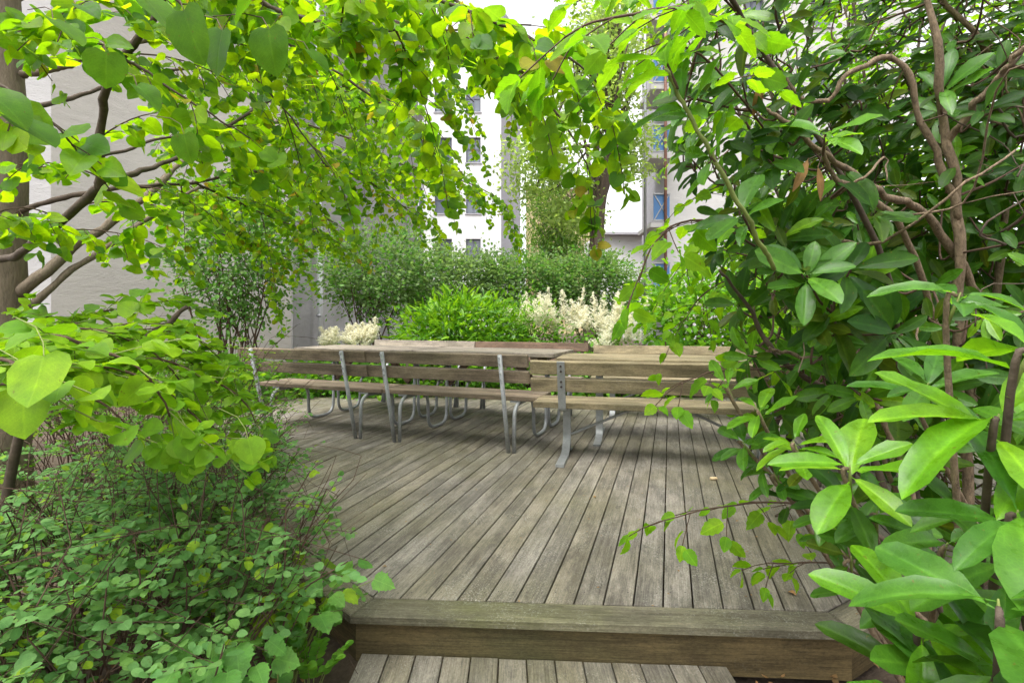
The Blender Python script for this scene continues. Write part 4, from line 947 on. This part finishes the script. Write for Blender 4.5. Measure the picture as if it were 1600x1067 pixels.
# beech-like shrub behind and above the rhododendron
HB = Plant('beech_shrub', 'tall shrub with bright thin toothed leaves behind the rhododendron', 'shrub', (2.6, 4.0, -.2), seed=71)
hp = []
for i in range(44):
    a = HB.rng.uniform(0, 6.28); b = np.array([2.5+HB.rng.normal()*.35, 3.9+HB.rng.normal()*.3, -.2]); r_ = HB.rng.uniform(.3, 1)
    tip = np.array([2.9+2.0*r_*math.cos(a), 3.9+(.95 if i < 34 else 2.2)*r_*math.sin(a), HB.rng.uniform(1.0, 4.2) if i < 34 else HB.rng.uniform(3.3, 4.6)])  # last stems spread overhead, added mostly out of view to shade the rhododendron
    g_ = guide(HB, [b, b*.6+tip*.4+UP*.4, tip*.85+b*.15+UP*.15, tip], .014, .004, 'branch', 'bark_d', 18, 6)
    dress(HB, g_, .10, .42, .075, 'horn', ['l_horn'], start=.25, droop=.2, step=.055, flat=.35, pair=False)
HB.finish('twig')
HN = Plant('beech_branch_sapling', 'slender sapling with pointed toothed light green leaves reaching over the deck', 'sapling', (1.75, 2.1, -.2), seed=72)
s0 = guide(HN, [(1.75, 2.1, -.2), (1.5, 2.0, .7), (1.2, 1.7, 1.3), at(1180, 60, 1.5), at(1100, -60, 1.2)], .012, .006, 'trunk', 'bark_d', 24)
for pts, L_, sz in (([(1180, 60, 1.5), (1080, 15, 1.1), (985, 25, .95), (925, 35, .92), (880, 62, .92)], .10, .085), ([(1200, 400, 1.7), (1120, 350, 1.5), (1060, 350, 1.35), (1020, 385, 1.3), (995, 440, 1.3)], .12, .075),
                ([(1330, 560, 1.85), (1200, 575, 1.7), (1120, 580, 1.55), (1060, 600, 1.5)], .12, .06), ([(1330, 800, 1.9), (1230, 785, 1.75), (1130, 792, 1.62), (1030, 815, 1.6)], .09, .065), ([(1350, 900, 1.8), (1300, 880, 1.75), (1200, 880, 1.7)], .1, .06),
                ([(1230, 250, 1.7), (1130, 120, 1.4), (1060, 70, 1.3), (1000, 80, 1.3)], .14, .08), ([(1250, 480, 2.2), (1150, 440, 2.2), (1100, 460, 2.2), (1070, 500, 2.2)], .25, .07), ([(1250, 420, 2.4), (1160, 380, 2.5), (1100, 400, 2.5)], .28, .07), ([(1260, 300, 2.5), (1150, 285, 2.4), (1085, 310, 2.3)], .26, .07), ([(1260, 360, 2.3), (1160, 340, 2.2), (1095, 375, 2.1), (1060, 420, 2.1)], .26, .07), ([(1250, 180, 2.4), (1160, 170, 2.3), (1095, 200, 2.2)], .26, .07),
                ([(1180, 60, 1.5), (1120, -10, 1.4), (1050, -30, 1.3), (960, -20, 1.2)], .16, .085)):
    g_ = guide(HN, px3(pts), .004, .0018, 'branch', 'twig', 18, 5); dress(HN, g_, .075, L_, sz, 'horn', ['l_horn'], start=.25, droop=.25, step=.05, flat=.35, pair=False, side=.6)
HN.finish('twig')

# ------------------------------------------------------------------ planting beyond the deck
def bush(name, label, c, rad, n, ln, kind, mats, seed, stems=8, stem_h=.0, cat='shrub', group=None, stem_mat='twig', up=.75, nmax=300, r0=.018, clump=.16, ncl=90):
    P = Plant(name, label, cat, (c[0], c[1], -.05), group, seed); c = np.array(c, float); rad = np.array(rad, float); rng = P.rng
    cl = []
    while len(cl) < ncl:
        d = nrm(rng.normal(size=3)); q = c+d*rad*rng.uniform(.35, 1.0)**.6*rng.uniform(.8, 1.12)
        if q[2] > stem_h: cl.append((q, d))
    for i in range(stems):
        b = np.array([c[0]+rng.normal()*rad[0]*.18, c[1]+rng.normal()*rad[1]*.18, -.06]); q, d = cl[rng.integers(ncl)]
        pth = smooth_path([b, b*.6+q*.4+UP*.15*rad[2]+rng.normal(size=3)*.05, q], 12); P.part('stem', pth, np.linspace(r0, r0*.25, 12), stem_mat, 6)
        for _ in range(5):
            q2, _d = cl[rng.integers(ncl)]; s_ = pth[rng.integers(5, 11)]
            if np.linalg.norm(q2-s_) < rad.max()*1.2: P.tw.tube(smooth_path([s_, (s_+q2)/2+rng.normal(size=3)*.03, q2], 6), np.linspace(r0*.35, r0*.12, 6), 4, False)
    sz = rng.uniform(.6, 1.4, ncl)
    k_ = rng.integers(0, ncl, n); q = np.array([c__[0] for c__ in cl])[k_]; d = np.array([c__[1] for c__ in cl])[k_]
    o = rng.normal(size=(n, 3))*(clump*sz[k_])[:, None]*np.array([1, 1, .7])
    P.leaves(q+o, d*.6+o/clump*.5+rng.normal(size=(n, 3))*.5+UP*.1, UP*up+d*.35+rng.normal(size=(n, 3))*.4, ln*rng.uniform(.65, 1.25, n), kind, mats)
    for i in range(int(ncl*.7) if kind == 'oval' else 0):
        q, d = cl[rng.integers(ncl)]
        if d[2] < -.1: continue
        spray(P, q, d*.6+UP*.9+rng.normal(size=3)*.3, rng.uniform(.25, .5), ln*.95, kind, mats, droop=.12, step=.05, flat=.4, tw=.003)
    P.finish(stem_mat, nmax)
def C_(px, py, d): return at(px, py, d)
bush('privet_shrub', 'slender many-stemmed shrub with small dark leaves in front of the plaster wall', C_(375, 395, 7.6), (.85, .7, 1.1), 7500, .06, 'oval', ['l_priv', 'l_priv', 'l_hedge'], 81, 16, 1.05, r0=.02, clump=.20, ncl=110)
bush('privet_shrub', 'rounded small-leaved shrub before the stained wall by the downpipe', C_(592, 425, 9.2), (1.0, .8, .85), 7500, .064, 'oval', ['l_hedge', 'l_hedge', 'l_priv'], 82, 12, 1.0, r0=.02, clump=.2, ncl=100)
bush('hedge_shrub', 'grey-green shrub below the lower windows of the white building', C_(705, 445, 10.2), (1.05, .7, .62), 8000, .066, 'oval', ['l_hedge'], 83, 8, .5, clump=.2)
bush('hedge_shrub', 'grey-green shrub between the weeping tree and the white plumes', C_(815, 450, 10.5), (1.15, .7, .62), 8000, .066, 'oval', ['l_hedge', 'l_hedge', 'l_priv'], 84, 8, .4, clump=.2)
bush('hedge_shrub', 'grey-green shrub at the foot of the far dark tree trunk', C_(930, 455, 10.5), (1.0, .7, .65), 8000, .066, 'oval', ['l_hedge', 'l_hedge', 'l_priv'], 85, 8, .3, clump=.2)
bush('laurel_shrub', 'bright glossy shrub with long narrow leaves behind the tube-leg tables', C_(722, 520, 8.2), (1.05, .6, .55), 4800, .15, 'lan', ['l_laur'], 86, 10, .1, clump=.14, up=.4, ncl=120)
bush('laurel_shrub', 'small light green shrub between the laurel and the white plumes', C_(820, 510, 8.3), (.5, .5, .55), 1500, .09, 'lan', ['l_laur', 'l_fern'], 87, 6, .1, clump=.15, ncl=50)
bush('leafy_shrub', 'fresh green shrub behind the far pale bench at right', C_(1110, 500, 7.6), (1.0, .7, .75), 2600, .10, 'horn', ['l_fern', 'l_horn'], 88, 9, .1, clump=.2, ncl=90)
bush('leafy_shrub', 'fresh green shrub under the balcony building behind the beech leaves', C_(1190, 440, 8.6), (1.3, .8, 1.1), 5000, .09, 'horn', ['l_fern', 'l_horn'], 89, 9, .1, clump=.25, ncl=110)
for i, (px, d, wx, lab) in enumerate(((480, 7.7, .8, 'low leafy herbs below the white plumes by the downpipe'), (600, 7.7, .8, 'low leafy herbs showing beneath the left tube-leg table'), (740, 7.6, .8, 'low leafy herbs showing beneath the tube-leg table beside the pale bench'), (880, 7.8, .8, 'low leafy herbs between the brown and pale benches'), (1020, 7.8, .8, 'low leafy herbs behind the far pale bench'), (330, 6.9, .9, 'low leafy herbs left of the tube-leg bench end'))):
    c = at(px, 500, d); bush('ground_herbs', lab, (c[0], c[1], .22), (wx, .38, .33), 1300, .085, 'horn', ['l_fern', 'l_fern', 'l_laur'], 90+i, 5, -.02, cat='plants', clump=.13, ncl=60, up=.8, r0=.006, stem_mat='gstem')
# goat's beard plumes
def plume_plant(label, px, py, d, wx, n, H, seed, tall=.42):
    c = at(px, py, d); P = Plant('plume_flower', label, 'flowering plant', (c[0], d, -.05), 'cream plume flowers beyond the tables', seed); rng = P.rng
    for i in range(n):
        tx = c[0]+rng.uniform(-wx, wx); ty = d+rng.uniform(-.35, .35); top = c[2]+rng.uniform(-.15, .3)*H
        base = np.array([c[0]+(tx-c[0])*.5, d+(ty-d)*.5, -.05]); a = np.array([tx, ty, top-tall]); tilt = np.array([rng.normal()*.10, rng.normal()*.1, 0])
        P.tw.tube(smooth_path([base, base*.4+a*.6+UP*.08, a], 8), .004, 4, False)
        V = []; F = []; L_ = tall*rng.uniform(.7, 1.2)
        sp = []
        for j in range(80):
            f = rng.random(); bl = .20*(1-f)**.8+.03; az = rng.uniform(0, 6.28); o0 = a+(UP*L_+tilt)*f; dr = np.array([math.cos(az), math.sin(az), 1.0]); sp.append((o0, o0+nrm(dr)*bl*rng.uniform(.5, 1.0)))
        sp.append((a, a+UP*L_+tilt))
        for (p0, p1) in sp:
            m = max(4, int(np.linalg.norm(p1-p0)/.012))
            for t in np.linspace(.1, 1, m):
                for _ in range(2):
                    q = p0+(p1-p0)*t+rng.normal(size=3)*.006-UP*.03*t*t; e1 = nrm(rng.normal(size=3))*.0105; e2 = nrm(rng.normal(size=3))*.0105; b_ = len(V)
                    V += [q-e1, q+e2, q+e1*.9-e2*.5]; F.append((b_, b_+1, b_+2))
        me = mk_mesh('plume', V, F, [M['plume']], None, None, False); link('plume', me, P.root, True)
        for _ in range(34):
            p = base+(a-base)*rng.uniform(.25, .95)+rng.normal(size=3)*np.array([.12, .12, .06]); P.leaf(p, rng.normal(size=3)*np.array([1, 1, .4]), UP+rng.normal(size=3)*.4, .085*rng.uniform(.7, 1.2), 'horn', 'l_fern')
    P.finish('gstem')
plume_plant('cream plume flowers in a low mound at the foot of the downpipe', 543, 508, 8.2, .45, 20, .35, 101, .34)
plume_plant('tall cream plume flowers behind the gap between brown and pale benches', 905, 468, 8.3, .75, 24, .55, 102, .5)
plume_plant('cream plume flowers just right of the glossy laurel shrub', 822, 470, 8.8, .3, 7, .5, 103, .42)
plume_plant('cream plume flowers below the blue balconies at the right', 1042, 468, 8.6, .45, 10, .5, 104, .5)
plume_plant('cream plume flowers low behind the far pale bench', 960, 500, 8.1, .35, 8, .35, 105, .42)

# far trees
def far_tree(name, label, base_px, d, trunk_pts, crown, n, ln, mats, seed, r0, kind='dia', weep=False, ncl=120, clump=.5):
    b = at(*base_px, d); P = Plant(name, label, 'tree', (b[0], b[1], -.1), None, seed); rng = P.rng
    pth = smooth_path([np.array([b[0], d, -.1])]+[at(x_, y_, d) for x_, y_ in trunk_pts], 24); P.part('trunk', pth, np.linspace(r0, r0*.45, 24), 'bark_d', 10)
    cl = []
    for (cx, cy, dd, rx, ry, rz, wgt) in crown:
        c = at(cx, cy, dd)
        for _ in range(int(ncl*wgt)):
            dv = nrm(rng.normal(size=3)); cl.append((c+dv*np.array([rx, ry, rz])*rng.uniform(.25, 1), dv))
    for i in range(26):
        q, _d = cl[rng.integers(len(cl))]; s_ = pth[rng.integers(9, 24)]
        P.part('branch', smooth_path([s_, (s_+q)/2+UP*.3+rng.normal(size=3)*.15, q], 9), np.linspace(r0*.28, r0*.06, 9), 'bark_d', 5)
    q = np.array([c__[0] for c__ in cl])[rng.integers(0, len(cl), n)]; o = rng.normal(size=(n, 3))*clump*np.array([1, 1, 2.2 if weep else .55])
    P.leaves(q+o, rng.normal(size=(n, 3))-UP*(1.2 if weep else .2), UP*.5+rng.normal(size=(n, 3))*.6, ln*rng.uniform(.6, 1.3, n), kind, mats, .6 if weep else 1)
    P.finish('twig')
far_tree('deciduous_tree', 'tall airy tree with dark leaning trunk beyond the plume flowers', (922, 520), 17, [(925, 470), (932, 380), (938, 310), (955, 240), (960, 150), (965, 20)], [(930, 130, 17, 2.0, 1.8, 2.6, 1.0), (850, 255, 16.5, 1.5, 1.3, 1.3, .6), (960, 40, 17, 1.8, 1.5, 2.0, .5), (985, 230, 17.5, .9, 1, 1.4, .35), (900, 330, 17, 1.0, 1, .6, .25)], 12000, .15, ['l_tree'], 111, .28, ncl=110, clump=.32)
far_tree('weeping_tree', 'feathery weeping pale green tree in front of the yellow house', (868, 520), 20, [(872, 430), (880, 380), (876, 320), (870, 260)], [(855, 370, 20, 1.1, 1.0, 1.2, .6), (895, 385, 20, 1.1, 1.0, 1.0, .5), (850, 310, 20, .9, .9, 1.2, .4)], 9000, .15, ['l_tree', 'l_hedge', 'l_fern'], 112, .10, weep=True, ncl=80, clump=.30)

# ------------------------------------------------------------------ small things on and around the deck
rng = np.random.default_rng(7)
for (px, py, lab, ln) in ((1231, 926, 'curled tan dead leaf lying on the deck near the front edge', .035), (928, 778, 'small brown dead leaf on the deck in front of the pale bench', .028), (1150, 815, 'small reddish dead leaf fallen on the deck at right', .018), (1185, 840, 'tiny dark dead leaf on the deck below the beech twig', .016), (604, 886, 'tiny dried leaf stalk on the deck near the lobed herb', .02)):
    d = FPX*CAMH/(py-HOR); p = at(px, py, d)
    V, F, UV = GEO['horn'][0]; A = np.array(V).copy(); A[:, 2] = .35*A[:, 0]**2*3+.15*np.sin(A[:, 1]*3)+.03; A *= ln
    me = mk_mesh('dead_leaf', A, F, [M['l_dead']], UV); o = link('dead_leaf', me, label=lab, category='leaf'); o.location = (p[0], p[1], .003); o.rotation_euler = (0, 0, rng.uniform(0, 6)); 
d = FPX*CAMH/(750-HOR); p = at(1115, 750, d)
M['cork'] = simple_mat('pale_cork', (.55, .42, .25), .8, 0, .2, 60, .4, 150)
mb = MB(); mb.tube([(-.024, 0, .011), (-.022, 0, .011), (.022, 0, .011), (.024, 0, .011)], [.0085, .0108, .0108, .0085], 12); o = mb.build('cork', M['cork'], None, False, True, label='pale cork lying on the deck in front of the pale bench', category='cork'); o.location = (p[0], p[1], .001); o.rotation_euler = (0, 0, .1)
V = []; F = []; base = 0; gv, gf, gu = GEO['oval'][1]
for i in range(150):
    if i < 90: x_, y_ = rng.uniform(-.9, 1.6), rng.uniform(1.95, 3.6)
    else: x_, y_ = rng.uniform(-1.6, 2.4), rng.uniform(2.6, 6.5)
    if y_ < step_front(x_)+.02 or x_ < -.45-(y_-2.1)*.9: continue
    a = rng.uniform(0, 6.28); s_ = rng.uniform(.004, .013); R_ = np.array([[math.cos(a), -math.sin(a), 0], [math.sin(a), math.cos(a), 0], [0, 0, 1]])
    A = (gv*np.array([1, 1, rng.uniform(.5, 2)])*s_) @ R_.T+np.array([x_, y_, .0045]); V.append(A); F.extend([tuple(j+base for j in f) for f in gf]); base += len(A)
me = mk_mesh('deck_debris', np.concatenate(V), F, [M['l_dead']]); link('deck_debris', me, label='tiny dry scraps and bud scales scattered over the deck', category='debris', kind='stuff')
# litter: fallen twigs and dead leaf scraps on the soil
V = []; F = []; base = 0; gv, gf, gu = GEO['lan'][0]
for i in range(2600):
    side_l = rng.random() < .75
    x_, y_ = (rng.uniform(-2.6, -.5), rng.uniform(.7, 3.0)) if side_l else (rng.uniform(.6, 2.4), rng.uniform(1.0, 2.2))
    if x_ > -.95 and side_l and y_ > 1.9-(x_+.75)*1.0: continue
    a = rng.uniform(0, 6.28); s_ = rng.uniform(.015, .05); R_ = np.array([[math.cos(a), -math.sin(a), 0], [math.sin(a), math.cos(a), 0], [0, 0, 1]])
    A = (gv*np.array([1.6, 1, rng.uniform(-1, 2)])*s_) @ R_.T+np.array([x_, y_, -.185+rng.uniform(-.005, .02)]); k_ = len(A)
    V.append(A); F.extend([tuple(j+base for j in f) for f in gf]); base += k_
me = mk_mesh('leaf_litter', np.concatenate(V), F, [M['l_dead']]); link('leaf_litter', me, label='brown leaf litter scattered on the soil under the shrubs', category='leaf litter', kind='stuff')
tm = MB()
for i in range(260):
    x_, y_ = rng.uniform(-2.4, -.75), rng.uniform(.8, 2.6); a = rng.uniform(0, 6.28); L_ = rng.uniform(.08, .4); p0 = np.array([x_, y_, -.175]); p1 = p0+np.array([math.cos(a)*L_, math.sin(a)*L_, rng.uniform(0, .05)])
    if max(p0[0], p1[0]) > -.72: continue
    tm.tube([p0, (p0+p1)/2+rng.normal(size=3)*.01, p1], rng.uniform(.0015, .004), 4)
tm.build('fallen_twigs', M['bark_r'], None, False, True, label='dry fallen twigs scattered on the soil at lower left', category='twigs', kind='stuff')
